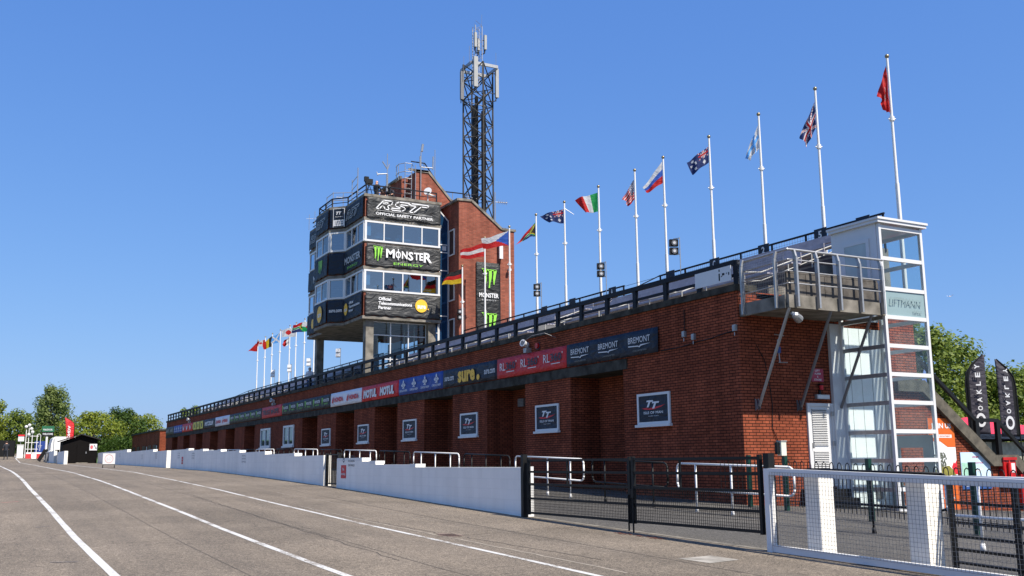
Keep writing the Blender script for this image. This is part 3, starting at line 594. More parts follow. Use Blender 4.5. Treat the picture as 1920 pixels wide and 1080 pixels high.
# things fixed on the end wall
t = thing('warning_sign', 'small red lift alarm notice on the shaded end wall above the white door', 'sign', (19.42, EY, 3.5))
m = MB(); m.box(19.2, 19.62, EY-.02, EY-.003, 3.52, 3.86); sg = m.build('board', M('faded_red', (.42, .05, .09), .5), t)
m = MB(); F = Face((19.2, EY-.02, 3.52), (1, 0, 0))
for k, s in enumerate(('LIFT', 'ALARM', '&', 'STROBE')): text(m, F, s, .21-(.022*len(s)), .265-.08*k, .044*len(s), .05, .02, 0, .005)
m.build('lettering', TXW, sg, fix=False)
t = thing('strobe_lamp', 'orange strobe lamp under the red notice on the end wall', 'warning lamp', (19.45, EY, 3.3))
m = MB(); m.tube((19.45, EY-.09, 3.30), (19.45, EY-.09, 3.42), .05, 10); m.build('lens', TXR, t, smooth=False)
m = MB(); m.box(19.40, 19.50, EY-.12, EY-.003, 3.42, 3.46); m.box(19.42, 19.48, EY-.05, EY-.003, 3.18, 3.30); m.build('bracket', BLACK, t)
t = thing('door_lamp', 'flat white bulkhead lamp above the louvred door', 'lamp', (19.5, EY, 3.05))
m = MB(); m.box(19.28, 19.74, EY-.08, EY-.003, 3.06, 3.18); m.build('housing', STEEL, t); m = MB(); m.box(19.30, 19.72, EY-.10, EY-.08, 3.07, 3.16); m.build('diffuser', UPVC, t)
t = thing('wall_antenna', 'thin metal aerial bracket on the shaded end wall left of the struts', 'antenna', (17.9, EY, 4.2))
m = MB(); m.tube((17.95, EY-.15, 4.55), (17.99, EY-.15, 3.95), .018, 6); m.tube((17.85, EY-.15, 4.68), (18.18, EY-.15, 4.66), .012, 6); m.tube((17.95, EY-.15, 3.96), (18.25, EY-.15, 3.97), .014, 6); m.tube((17.97, EY-.15, 4.3), (17.97, EY, 4.3), .02, 6); m.build('rod', STEEL, t)
m = MB(); m.box(17.9, 18.0, EY-.2, EY-.12, 4.2, 4.36); m.build('coupling', BLUEP, t)
def cable(name, pts, r, label, mat=None):
    m = MB(); m.path(pts, r, 5); return tag(m.build(name, mat or BLACK), label, 'cable')
cable('wall_cable', [(17.35, EY-.02, 4.4), (17.6, EY-.02, 4.0), (17.72, EY-.02, 3.4), (17.78, EY-.02, 2.9), (17.74, EY-.02, 2.3), (17.9, EY-.03, 1.95), (18.0, EY-.03, 1.75)], .010, 'thin black cable looping down the end wall beside the left strut')
cable('wall_cable', [(FX-.02, 22.4, 4.55), (FX-.02, 21.6, 4.56), (FX-.02, 20.9, 4.62), (FX-.02, 20.2, 4.66), (FX-.02, 19.5, 4.74), (FX-.02, 19.2, 4.76)], .014, 'black cable sagging along the facade right of the navy banner')
cable('wall_conduit', [(FX-.02, 21.3, 4.95), (FX-.02, 21.3, 5.6)], .012, 'thin dark conduit rising to the coping above the small grey boxes')
for (y, z, lb) in ((21.32, 4.9, 'larger grey electrical box on the facade below the conduit'), (20.92, 4.78, 'smaller grey electrical box on the facade right of the larger one'), (19.25, 4.82, 'small bright metal box at the brick corner under the coping')):
    t = thing('junction_box', lb, 'electrical box', (FX, y, z)); m = MB(); m.box(FX-.07, FX-.002, y-.06, y+.06, z-.08, z+.08); m.build('case', STEEL, t); m = MB(); m.box(FX-.082, FX-.07, y-.05, y+.05, z-.06, z+.06); m.tube((FX-.05, y, z-.11), (FX-.05, y, z-.2), .012, 6); m.build('cover', STEEL, t)
# facade lamps
for (y, lb) in ((30.0, 'white horn lamp on the facade above the coral banner, nearest the camera'), (64.0, 'white horn lamp on the facade above the long black banner, halfway along'), (93.3, 'white horn lamp on the facade near the far end')):
    t = thing('facade_lamp', lb, 'lamp', (FX, y, 5.45), 'lamps above the banners'); m = MB(); m.box(FX-.22, FX-.002, y-.10, y+.10, 5.26, 5.42); m.box(FX-.12, FX-.06, y-.03, y+.03, 5.42, 5.5); m.build('housing', STEEL, t)
    m = MB(); m.tube((FX-.32, y-.03, 5.6), (FX-.10, y+.05, 5.55), .13, 14, .07); m.ball((FX-.12, y+.04, 5.55), .1); m.build('head', UPVC, t); m = MB(); m.tube((FX-.335, y-.035, 5.602), (FX-.32, y-.03, 5.6), .08, 12); m.build('lens', GREYM, t)
t = thing('red_bell', 'small red alarm bell on the facade beside the nearest horn lamp', 'alarm bell', (FX, 29.35, 5.4)); m = MB(); m.tube((FX-.10, 29.4, 5.45), (FX-.03, 29.4, 5.45), .10, 14); m.build('gong', REDP, t); m = MB(); m.box(FX-.03, FX-.002, 29.3, 29.5, 5.32, 5.55); m.build('backplate', TXD, t)
m = MB(); m.path([(FX-.12, 30.5, 5.62), (FX-.5, 29.0, 5.72), (FX-.4, 28.3, 5.74), (FX-.01, 28.2, 5.6)], .014, 5); tag(m.build('swing_bracket', GREYM), 'thin dark metal bracket arm on the facade above the coral banner', 'bracket')
# posters and boxes on the lower end wall
t = thing('poster_board', 'tall orange and white recruitment poster on the end wall right of the lift', 'poster', (24.05, EY, 1.2))
m = MB(); m.box(23.50, 24.58, EY-.03, EY-.004, -.05, 2.62); pb = m.build('board', M('poster_white', (.75, .76, .76), .4), t)
F = Face((23.5, EY-.03, -.05), (1, 0, 0)); m = MB(); rect(m, F, 0, 2.02, 1.08, .65, .004); poly(m, F, [(.45, 2.02), (1.08, 2.02), (1.08, 1.86), (.75, 1.86)], .004); m.build('orange_panel', OR, pb, fix=False); m = MB(); rect(m, F, 0, 0, 1.08, .80, .004); m.build('orange_panel', OR, pb, fix=False)
m = MB(); text(m, F, 'JOIN US', .12, 2.34, .84, .19, .03, 0, .009); rect(m, F, .15, 2.12, .8, .09, .006)
text(m, F, 'INFO & BOOKING', .15, .42, .75, .06, .01, 0, .009); m.build('lettering', TXW, pb, fix=False)
m = MB(); text(m, F, 'VISITOR RECRUITMENT', .19, 2.145, .70, .04, .01, 0, .009); m.build('small_print', OR, pb, fix=False)
m = MB(); rnd = random.Random(3)
for k in range(90):
    a, r_ = rnd.random()*6.28, rnd.random()**.5; x = .42+.26*r_*math.cos(a); y = 1.52+.22*r_*math.sin(a); s_ = .03
    m.face([F.p(x-s_, y-s_*rnd.random(), .005+k*1e-5), F.p(x+s_*rnd.random(), y-s_, .005+k*1e-5), F.p(x+s_, y+s_*rnd.random(), .005+k*1e-5), F.p(x-s_*rnd.random(), y+s_, .005+k*1e-5)])
rect(m, F, .39, 1.2, .05, .25, .0045); m.build('printed_tree', M('poster_tree', (.10, .11, .08), .5, .5, 30), pb, fix=False)
m = MB(); poly(m, F, [(0.05, 1.18), (.3, 1.3), (.75, 1.34), (1.0, 1.15), (1.05, .9), (0, .9)], .0042); m.build('printed_grass', M('poster_grass', (.22, .20, .04), .5, .4, 10), pb, fix=False)
m = MB(); poly(m, F, [(.86, 1.3), (.95, 1.44), (1.0, 1.4), (1.08, 1.5), (1.08, 1.1), (.98, 1.1)], .0046); m.build('printed_flag', TXR, pb, fix=False)
m = MB(); rect(m, F, 0, .80, 1.08, .12, .0044); m.build('printed_shade', TXD, pb, fix=False)
t = thing('map_board', 'pale blue and green site map board on the end wall under the stair', 'map board', (25.4, EY, 1.0))
m = MB(); m.box(24.76, 26.02, EY-.03, EY-.004, .62, 1.66); pb = m.build('board', M('map_sky_blue', (.52, .68, .82), .4), t)
F = Face((24.76, EY-.03, .62), (1, 0, 0)); m = MB(); poly(m, F, [(.02, .30), (.02, .75), (.5, .72), (.62, .58), (.45, .45), (.35, .3)], .004); m.build('land_print', M('map_green', (.32, .55, .42), .5, .2, 8), pb, fix=False)
m = MB(); rect(m, F, 0, 0, 1.26, .22, .004); m.build('blue_footer', M('map_navy', (.03, .08, .25), .5), pb, fix=False)
m = MB(); text(m, F, 'SITE MAP', .5, .88, .28, .05, .01, 0, .006); text(m, F, 'GRANDSTAND', .5, .72, .45, .04, 0, 0, .006); m.build('red_lettering', TXR, pb, fix=False)
m = MB(); text(m, F, 'MAP', .4, .48, .5, .12, .02, 0, .006); text(m, F, 'YOU ARE HERE', .1, .07, .5, .06, .01, 0, .006); m.build('white_lettering', TXW, pb, fix=False)
m = MB(); rect(m, F, .42, .58, .2, .07, .007); m.build('green_label', TXG, pb, fix=False)
for (x0, x1, z0, z1, lb) in ((26.42, 27.0, .72, 1.48, 'red fire point box with white notice, upper of two by the stair'), (27.15, 27.9, .18, .98, 'red plastic cabinet low on the wall, right of the fire point')):
    t = thing('fire_box', lb, 'fire point', ((x0+x1)/2, EY, z0)); m = MB(); m.box(x0, x1, EY-.16, EY-.20+.19, z0, z1); b_ = m.build('case', REDP, t)
    m = MB(); m.box(x0-.02, x1+.02, EY-.2, EY-.16, z1-.05, z1+.03); m.box(x0+.02, x0+.06, EY-.175, EY-.16, z0+.05, z1-.1); m.build('lid', REDP, t)
    m = MB(); m.box(x0+.33, x0+.52, EY-.17, EY-.16, z0+.35, z0+.62) if z0 > .5 else m.box(x0+.22, x0+.52, EY-.17, EY-.16, z0+.35, z0+.55); m.build('notice', UPVC if z0 > .5 else BLACK, t)
m = MB(); m.tube((26.62, EY-.22, .95), (26.62, EY-.22, 1.35), .05, 10); m.tube((26.62, EY-.22, 1.35), (26.62, EY-.22, 1.42), .02, 8); tag(m.build('fire_extinguisher', M('bright_red', (.75, .03, .03), .3)), 'small red extinguisher hanging in the red fire point box', 'fire extinguisher')

# ---------------------------------------------------------------- banners along the facade
BY = [106.3, 101.5, 97.0, 91.8, 86.7, 82.2, 77.0, 67.15, 62.05, 52.2, 47.2, 42.2, 37.27, 32.4, 27.43, 22.46]
BL = ['black banner with pale grey lettering at the far end of the facade', 'far blue banner with a row of pale crests', 'far red banner with white slashing marks', 'banner of three yellow panels on black', 'dark banner with one white word between the yellow panels and a white banner',
      'small distant white banner with two red words', 'long black banner with green claw marks, farther of the two', 'coral red banner with dark lettering between two long black banners', 'long black banner with green claw marks, nearer of the two', 'white banner with two red words left of the bright red one',
      'bright red banner with two bold white words', 'blue banner with four white crests beside the dark banner', 'dark banner with a big amber word in its middle', 'coral red banner with white and black numerals repeated three times', 'navy banner with three white words, nearest the brick corner']
BC = ['grey', 'blue', 'red', 'black', 'navy', 'white', 'black', 'dred', 'black', 'white', 'red', 'blue', 'navy', 'dred', 'navy']
BZ0, BZ1 = 4.53, 5.25
for i in range(15):
    ya, yb = BY[i], BY[i+1]; Wd = ya-yb-.02; Hh = BZ1-BZ0
    m = MB(); n = max(8, int(Wd/.25)); rnd = random.Random(i)
    for k in range(n+1):
        for j in range(5):
            y = ya-.01-Wd*k/n; z = BZ0+Hh*j/4; off = .012*math.sin(k*1.7+j)*(1 if 0 < j < 4 else .3)+.008*rnd.random()
            m.v.append((FX-.062-off, y, z))
    for k in range(n):
        for j in range(4): m.f.append((k*5+j, k*5+j+1, k*5+j+6, k*5+j+5)); m.m.append(0)
    b = m.build('banner', CL[BC[i]], loc=(FX-.06, (ya+yb)/2, BZ0), fix=False, smooth=True); tag(b, BL[i], 'banner', 'sponsor banners along the facade')
    md = b.modifiers.new('thickness', 'SOLIDIFY'); md.thickness = .006; md.offset = 0
    F = Face((FX-.096, ya-.01, BZ0), (0, -1, 0)); a = MB(); mats = [TXW, TXG if i != 3 else CL['yellow'], TXY, TXR, TXD, TXGN]
    def fl():
        if a.v: a.build('lettering', mats, b, fix=False); a.__init__()
    if i == 0:
        for k in range(2): text(a, F, 'ARE', .3+2.3*k, .2, 1.8, .32, .05, .3, mi=5); fl()
    elif i in (1, 11):
        for k in range(4):
            x = Wd*(k+.5)/4; disc(a, F, x, .44, .10, .13, .01, 0, 14, .62); poly(a, F, [(-.08, .56), (0, .68), (.08, .56)], .01, 0, x, 0)
            poly(a, F, [(-.26, .42), (-.12, .52), (-.12, .34)], .01, 0, x, 0); poly(a, F, [(.26, .42), (.12, .34), (.12, .52)], .01, 0, x, 0); disc(a, F, x, .44, .035, .045, .012, 0, 8)
            poly(a, F, [(-.16, .28), (.16, .28), (.12, .31), (-.12, .31)], .01, 0, x, 0)
            text(a, F, 'CAROLE NASH', x-.46, .13, .92, .10, .01)
            fl()
    elif i == 2:
        for k in range(3): x = .3+k*1.65; poly(a, F, [(.0, .55), (.35, .50), (.5, .30), (1.1, .66), (.55, .12), (.35, .12)], .01, 0, x, 0); fl()
    elif i == 3:
        for k in range(3): x = .4+k*1.55; rect(a, F, x, .04, 1.25, .64, .008, 1); rect(a, F, x+.42, .20, .36, .30, .011, 4); fl()
        rect(a, F, .05, .15, .18, .4, .008, 1)
    elif i == 4: text(a, F, 'METZELER', .35, .2, 3.5, .32, .04, .25)
    elif i in (5, 9):
        for k in range(2):
            x = .28+k*2.42; poly(a, F, [(0, .22), (.10, .42), (.32, .56), (.22, .40), (.34, .44), (.20, .28), (.30, .28), (.1, .16)], .01, 3, x, 0); text(a, F, 'HONDA', x+.42, .22, 1.45, .25, .05, mi=3)
            fl()
    elif i in (6, 8):
        for k in range(6): x = .12+k*Wd/6; claw(a, F, x, .16, .24, .42, 1); text(a, F, 'MONSTER', x+.34, .34, 1.0, .17, .02); text(a, F, 'ENERGY', x+.46, .20, .7, .08, .0, mi=1); fl()
    elif i == 7: text(a, F, 'TRUST', .3, .2, 2.0, .32, .03, mi=4); fl(); text(a, F, 'OPS', 3.1, .2, 1.2, .32, .03, mi=4); poly(a, F, [(2.45, .36), (2.57, .5), (2.7, .42), (2.83, .5), (2.95, .36), (2.7, .16)], .01, 4)
    elif i == 10:
        for k in range(2): text(a, F, 'MOTUL', .32+k*2.3, .13, 1.85, .42, .07, .12); fl()
    elif i == 12:
        text(a, F, 'sure.com', .22, .25, .9, .17, .01); fl(); text(a, F, 'sure', 1.5, .10, 1.55, .46, .045, mi=2); disc(a, F, 3.32, .2, .13, .11, .01, 2, 16); fl(); text(a, F, 'sure.com', 3.85, .25, .9, .17, .01)
    elif i == 13:
        for k in range(3):
            x = .28+k*1.6; text(a, F, 'RL', x, .26, .42, .28, 0); text(a, F, '360', x+.46, .26, .72, .28, .02, mi=4); disc(a, F, x+1.25, .52, .035, .035, .01, 0, 10, .5); rect(a, F, x+.5, .18, .6, .025, .01, 0)
            fl()
    elif i == 14:
        for k in range(3):
            x = .3+k*1.62; text(a, F, 'BREMONT', x, .36, 1.08, .18, .0); poly(a, F, [(0, .27), (.5, .245), (.56, .215), (.62, .26), (1.1, .30), (.62, .30), (.54, .25), (.5, .275), (0, .30)], .01, 0, x, 0); text(a, F, 'CHRONOMETERS', x+.22, .11, .68, .045, 0, mi=5)
            fl()
    fl()


# ---------------------------------------------------------------- low white walls
def wall(segs, x, th, label, cat='wall'):
    """segs: (y0, y1, top above ground at middle)"""
    y0 = segs[0][0]; y1 = segs[-1][1]
    m = MB()
    for a, b, zt in segs:
        br = [a]+[p for p in PY if a < p < b]+[b]; n = len(m.v)
        prof = [(yy, G(x, yy)-.25) for yy in br]+[(b, zt), (a, zt)]
        m.prism(prof, 'x', x, x+th)
    return tag(m.build('low_wall', WHITEW, loc=(x, y0, G(x, y0)), fix=True), label, cat, 'low white walls beside the road')
w1 = wall([(19.17, 25.2, 1.385), (25.2, 28.3, 1.46), (28.3, 29.5, 1.56), (29.5, 31.95, 1.66)], 10.5, .26, 'low white painted wall nearest the black gates, with a red notice')
w2s = [(33.4, 37.0, 1.79), (37.0, 41.4, 1.90), (41.4, 46.0, 2.03), (46, 50, 2.13), (50, 54.4, 2.22), (54.4, 58.5, 2.31), (58.5, 64.4, 2.40)]
w2 = wall(w2s, 10.5, .28, 'long stepped low white wall in the middle, beyond the narrow gap')
w3 = wall([(65.9, 71.5, 2.42), (71.5, 85.0, 2.56), (85, 107.1, 2.76)], 10.5, .28, 'far low white wall between the board of a round sign and the black shed')
# bright step tops are simply sunlit; slabs added to show them as raised blocks
def cap(y0, y1, zt, par):
    m = MB(); m.box(10.496, 10.5+.29, y0, y1, zt-.08, zt+.015); m.build('step_cap', WHITE, par)
for a, b, zt in w2s[:-1]: cap(b-.006, b+.75, zt+.10, w2)
cap(29.494, 31.9, 1.66, w1); cap(28.294, 28.8, 1.56, w1); cap(25.194, 25.6, 1.46, w1); cap(71.494, 73.2, 2.56, w3); cap(84.994, 87.5, 2.76, w3)
w4 = wall([(98.0, 107.0, 2.84)], 6.81, .29, 'short low white wall with a bright end in front of the black shed')
w5 = wall([(112.0, 117, 3.06), (117, 121, 3.10), (121, 126, 3.16)], 6.81, .29, 'farthest short white wall behind the shed wall, stepped at its far end')
# writing stencilled on the walls
F = Face((10.5, 31.85, .75), (0, -1, 0)); t = MB(); m = MB(); rect(m, F, .35, .28, .52, .42, .006); nb = tag(m.build('notice_board', TXR, loc=(10.49, 31.2, 1.0), fix=False), 'small red no smoking notice at the left end of the nearest white wall', 'sign')
text(t, F, 'No', .52, .52, .18, .1, .02, 0, .012); text(t, F, 'smoking', .40, .36, .42, .1, .02, 0, .012); t.build('lettering', TXW, nb, fix=False)
st = MB(); disc(st, F, .6, .88, .09, .10, .005, 0, 12, .65); disc(st, F, .6, 1.02 -.08, .06, .07, .005, 0, 10, .6)
for k, s in enumerate(('NO CLIMBING', 'OR STANDING', 'ON WALLS')): text(st, F, s, 1.05, .94-.14*k, .62, .07, .01, 0, .005)
st.build('stencilled_lettering', TXD, w1, fix=False)
for (y, z) in ((45.5, 1.75), (62.0, 2.05), (57.5, 2.0), (70.5, 2.1), (77, 2.1), (90, 2.35)):
    F = Face((10.5, y, z), (0, -1, 0)); st = MB(); 
    for k in range(3): text(st, F, 'ON WALLS', 0, .1-.13*k, .8, .07, .0, 0, .005)
    st.build('stencilled_lettering', TXGN, w3 if y > 65 else w2, fix=False)
F = Face((10.5, 60.6, 1.55), (0, -1, 0)); m = MB(); rect(m, F, 0, 0, .5, .42, .006); nb = tag(m.build('notice_board', TXR, loc=(10.49, 60.4, 1.6), fix=False), 'small red notice on the middle white wall near its far end', 'sign'); t = MB(); text(t, F, 'No', .15, .24, .2, .1, .02, 0, .012); text(t, F, 'smoking', .05, .08, .4, .1, .02, 0, .012); t.build('lettering', TXW, nb, fix=False)
# narrow black gate in the gap
t = thing('narrow_gate', 'narrow black barred gate in the gap between two white walls', 'gate', (10.6, 32.7, G(10.6, 32.7)))
m = MB()
for k in range(9): y = 32.05+k*.165; m.box(10.6, 10.625, y-.012, y+.012, .80, 1.78)
m.box(10.59, 10.635, 32.0, 33.38, 1.78, 1.82); m.box(10.59, 10.635, 32.0, 33.38, .82, .86); m.build('bars', BLACK, t)
for y in (32.03, 33.34):
    m = MB(); m.box(10.57, 10.65, y-.04, y+.04, .6, 1.86); m.build('post', BLACK, t)

# ---------------------------------------------------------------- black double gate
def gate_leaf(name, ya, yb, x, label):
    t = thing(name, label, 'gate', (x, (ya+yb)/2, .4), 'leaves of the black double gate')
    m = MB(); s = .022
    for z in (1.53, 1.29, 1.03, .73, .43): m.box(x-s, x+s, ya+.05, yb-.05, z-s, z+s)
    for y in (ya+.025, yb-.025): m.box(x-.03, x+.03, y-.03, y+.03, .39, 1.58)
    ym = (ya+yb)/2+.3; m.box(x-.015, x+.015, ym-.015, ym+.015, 1.05, 1.51); m.build('frame', BLACK, t)
    wires(x+.03, ya+.05, yb-.05, .43, 1.05, .052, .0028).build('wire_mesh', BLACK, t)
    return t
ga = gate_leaf('gate_leaf', 15.06, 18.90, 10.5, 'black mesh gate leaf next to the white wall')
gb = gate_leaf('gate_leaf', 11.62, 15.00, 10.5, 'black mesh gate leaf next to the white gate')
wires(10.535, 11.68, 12.6, 1.05, 1.5, .10, .003).build('upper_mesh', BLACK, gb)
m = MB(); m.tube((10.46, 14.96, .9), (10.46, 14.96, .19), .016, 8); m.tube((10.46, 15.10, .9), (10.46, 15.10, .26), .016, 8); m.box(10.44, 10.5, 14.92, 15.0, .85, 1.0); m.build('drop_bolt', BLACK, gb)
for (x, y, a, z0, z1, lb, mt) in ((10.47, 19.03, .055, .2, 1.66, 'square black gate post standing against the end of the white wall', BLACK), (10.54, 11.49, .06, .1, 1.60, 'thick round black gate post behind the white gate', BLACK)):
    m = MB()
    if a < .08: m.box(x-a, x+a, y-a, y+a, z0, z1)
    else: m.tube((x+.1, y, z0), (x+.1, y, z1), a, 16); m.tube((x+.1, y, z1), (x+.1, y, z1+.02), a*.9, 16)
    tag(m.build('gate_post', mt, loc=(x, y, z0)), lb, 'gate post')
m = MB(); m.box(10.56, 10.70, 19.02, 19.14, .2, 1.40); tag(m.build('white_post', WHITE, loc=(10.63, 19.08, .3)), 'slim white post behind the square black gate post', 'post')
t = thing('control_cabinet', 'small cream electrical box on top of the thick black gate post', 'electrical box', (10.85, 11.42, 1.55)); m = MB(); m.box(10.70, 10.80, 11.37, 11.46, 1.56, 1.77); m.build('case', M('cream_plastic', (.60, .62, .52), .4), t)
m = MB(); m.box(10.69, 10.81, 11.36, 11.47, 1.772, 1.785); m.build('lid', M('grey_lid', (.35, .36, .33), .5), t)
m = MB(); m.box(10.64, 10.698, 11.40, 11.45, 1.58, 1.76); m.build('bracket', BLACK, t)

# ---------------------------------------------------------------- white mesh gate in front
t = thing('white_gate', 'large white framed wire mesh gate standing open at the right foreground', 'gate', (10.5, 9.3, .12))
m = MB(); ya, yb = 4.6, 11.42
m.box(10.45, 10.55, yb, yb+.10, .12, 1.37)                      # stile
m.bar((10.5, yb, 1.325), (10.5, ya, 1.125), .09, .10); m.bar((10.5, yb, .205), (10.5, ya, .06), .06, .10); m.build('frame', WHITE, t)
m = MB(); m.box(10.47, 10.53, yb-.035, yb-.001, .25, 1.28); m.build('inner_stile', WHITE, t)
wires(10.44, ya, yb-.04, .07, 1.14, .055, .0017, slope=.0265).build('wire_mesh', GREYM, t)
for i, (y0, y1, lb) in enumerate(((10.62, 10.90, 'stout square white post behind the white mesh gate, left of the two'), (8.80, 9.10, 'stout square white post behind the white mesh gate, right of the two'))):
    m = MB(); m.box(10.66, 10.94, y0, y1, .02, 1.27-.02*i); tag(m.build('gate_post', WHITEW, loc=(10.8, y0, .1)), lb, 'post', 'white posts behind the white gate')
t = thing('five_bar_gate', 'black five bar metal gate behind the white mesh gate at right', 'gate', (10.98, 7.2, .1))
m = MB()
for z in (1.19, .94, .69, .52, .36, .20): m.bar((10.98, 8.66, z+.01), (10.98, 5.4, z-.10), .035, .035)
m.build('rail', BLACK, t)
for y in (8.68, 7.78, 6.6, 5.45): m = MB(); m.box(10.95, 11.01, y-.03, y+.03, .05, 1.22); m.build('post', BLACK, t)

# ---------------------------------------------------------------- tubular hoop railings
def hoop(y0, y1, x, mat, name, label, group, far_open=False):
    zb0, zb1 = G(x, y0), G(x, y1); t = thing(name, label, 'railing', (x, (y0+y1)/2, G(x, (y0+y1)/2)), group); H_ = 1.06; r = .024
    P = lambda u, h: (x, y0+(y1-y0)*u, zb0+(zb1-zb0)*u+h)
    L_ = y1-y0; c = .14/L_; m = MB(); pts = [P(0, .62)]
    pts += [P(c*(1-math.cos(a)), H_-.14+.14*math.sin(a)) for a in (0, .4, .8, 1.2, 1.57)] + [P(1-c*(1-math.cos(a)), H_-.14+.14*math.sin(a)) for a in (1.57, 1.2, .8, .4, 0)]
    pts += [P(1-c*(1-math.cos(a)), .62+.0-.14*math.sin(a)+.14-.14) for a in (0, .5, 1.0, 1.57)] + [P(c*(1-math.cos(a)), .62-.14*math.sin(a)) for a in (1.57, 1.0, .5, 0)]
    m.path(pts, r, 8); m.build('rail', mat, t, smooth=True)
    n = 3 if L_ > 3 else 2
    for k in range(n):
        u = (.18, .5, .82)[k] if n == 3 else (.25, .75)[k]; m = MB(); m.tube(P(u, -.02), P(u, H_), r*.95, 8); m.tube(P(u, -.02), P(u, .10), .045, 8, .03); m.build('post', mat, t, smooth=True)
HX = 14.5
for i, (a, b) in enumerate(((15.1, 18.9), (23.0, 26.9), (30.95, 35.0), (39.0, 43.1), (47.1, 51.2), (55.2, 59.3), (63.3, 67.4), (71.4, 75.5))):
    hoop(a, b, HX, WHITE, 'hoop_railing', 'white hoop railing, '+('seen through the black gate leaf nearest the white gate', 'seen partly through the black gate beside the white wall', 'above the nearest white wall, right of two', 'above the nearest white wall, left of two', 'above the middle white wall, first beyond the gap', 'above the middle white wall, second beyond the gap', 'above the middle white wall, third beyond the gap', 'above the middle white wall, farthest one')[i], 'white hoop railings on the ramps')
for i, (a, b) in enumerate(((19.3, 22.6), (27.3, 30.6), (35.4, 38.7), (43.5, 46.8), (51.6, 54.9), (59.7, 63.0))):
    hoop(a, b, HX+.02, BLACK, 'hoop_railing', 'black hoop railing in shade, '+('seen through the middle of the black gates', 'above the right half of the nearest white wall', 'above the nearest white wall between two white hoops', 'above the narrow gap in the walls', 'above the middle white wall, nearest', 'above the middle white wall, farther')[i], 'black hoop railings between the white ones')
hoop(11.0, 14.2, 13.9, BLACK, 'hoop_railing', 'black tubular hoop railing with posts seen through the white mesh gate', 'black hoop railings between the white ones')
hoop(7.4, 10.5, 13.2, WHITE, 'hoop_railing', 'white tubular hoop railing at the far right behind the five bar gate', 'white hoop railings on the ramps')
# bow top fence with green posts
fpz = [(16.46, 18.64), (16.35, 17.29), (15.74, 14.3), (15.11, 11.46), (14.5, 8.6)]
t = thing('bow_top_fence', 'low black bow topped fence with dark green posts in front of the lift', 'fence', (15.8, 14.3, G(15.8, 14.3)))
for (x, y) in fpz:
    m = MB(); m.box(x-.045, x+.045, y-.045, y+.045, G(x, y)-.05, G(x, y)+1.22); m.build('post', GREENP, t)
for (p, q) in zip(fpz[1:], fpz[2:]):
    m = MB(); p = Vector(p); q = Vector(q); L_ = (q-p).length; n = int(L_/.13); n -= n % 2
    P = lambda u, h: (p.x+(q.x-p.x)*u, p.y+(q.y-p.y)*u, G(p.x+(q.x-p.x)*u, p.y+(q.y-p.y)*u)+h)
    m.bar(P(.01, .90), P(.99, .90), .03, .012); m.bar(P(.01, .22), P(.99, .22), .03, .012)
    for k in range(n):
        u = (k+.5)/n; m.tube(P(u, .10), P(u, 1.03), .009, 6)
        if k % 2 == 0:
            u2 = (k+1.5)/n; um = (u+u2)/2; m.path([P(u, 1.03), P(u+(um-u)*.3, 1.09), P(um, 1.115), P(u2-(um-u)*.3, 1.09), P(u2, 1.03)], .009, 6)
    m.build('bow_panel', BLACK, t)
m = MB(); p = Vector(fpz[0]); q = Vector(fpz[1])
for z in (.3, 1.0): m.bar((p.x, p.y, G(*p)+z), (q.x, q.y, G(*q)+z), .03, .03)
for k in range(9): u = (k+.5)/9; x, y = p+(q-p)*u; m.tube((x, y, G(x, y)+.2), (x, y, G(x, y)+1.05), .009, 6)
m.build('bow_panel', BLACK, t)

# ---------------------------------------------------------------- flagpoles and flags
PX = 23.6
pole = thing('flagpole', '', 'flagpole', (PX, 19.59, 3.0), 'white flagpoles behind the stand')
m = MB(); m.tube((PX, 19.59, 3.0), (PX, 19.59, 9.6), .075, 12, .062); m.tube((PX, 19.59, 9.6), (PX, 19.59, 13.55), .048, 12, .036); m.build('shaft', WHITE, pole)
m = MB(); m.ball((PX, 19.59, 13.62), .068, seg=12); m.build('finial', M('dull_gold', (.30, .24, .14), .35, metal=.7), pole, smooth=True)
m = MB(); m.tube((PX, 19.59, 11.55), (PX, 19.59, 11.68), .075, 10); m.tube((PX-.12, 19.62, 11.6), (PX+.12, 19.56, 11.62), .02, 6); m.tube((PX-.05, 19.54, 4), (PX-.05, 19.54, 13.4), .006, 4); m.build('halyard_collar', WHITE, pole)
WV = Vector((-rgt_h.x, -rgt_h.y, 0))
white, red, blue, green, yellow, black, navy, orange = range(8)
FM = [cloth('flag_white', (.60, .60, .60), .7, .2), cloth('flag_red', (.48, .014, .014), .7, .2), cloth('flag_blue', (.03, .10, .42), .7, .2), cloth('flag_green', (.01, .28, .07), .7, .2), cloth('flag_yellow', (.62, .42, .015), .7, .2), cloth('flag_black', (.02, .02, .02), .7, .2), cloth('flag_navy', (.015, .03, .12), .7, .2), cloth('flag_light_blue', (.10, .35, .75), .7, .2)]
for fm in FM:
    t_ = fm.node_tree; b_ = t_.nodes['Principled BSDF']; tl = t_.nodes.new('ShaderNodeBsdfTranslucent'); mx = t_.nodes.new('ShaderNodeMixShader'); mx.inputs[0].default_value = .4
    src = b_.inputs['Base Color'].links[0].from_socket; t_.links.new(src, tl.inputs[0]); t_.links.new(b_.outputs[0], mx.inputs[1]); t_.links.new(tl.outputs[0], mx.inputs[2]); t_.links.new(mx.outputs[0], t_.nodes['Material Output'].inputs[0])
def jack(u, v):
    d1 = abs(u-v); d2 = abs(u-(1-v))
    if abs(u-.5) < .04 or abs(v-.5) < .06: return red
    if abs(u-.5) < .07 or abs(v-.5) < .11: return white
    if min(d1, d2) < .02: return red
    if min(d1, d2) < .06: return white
    return navy
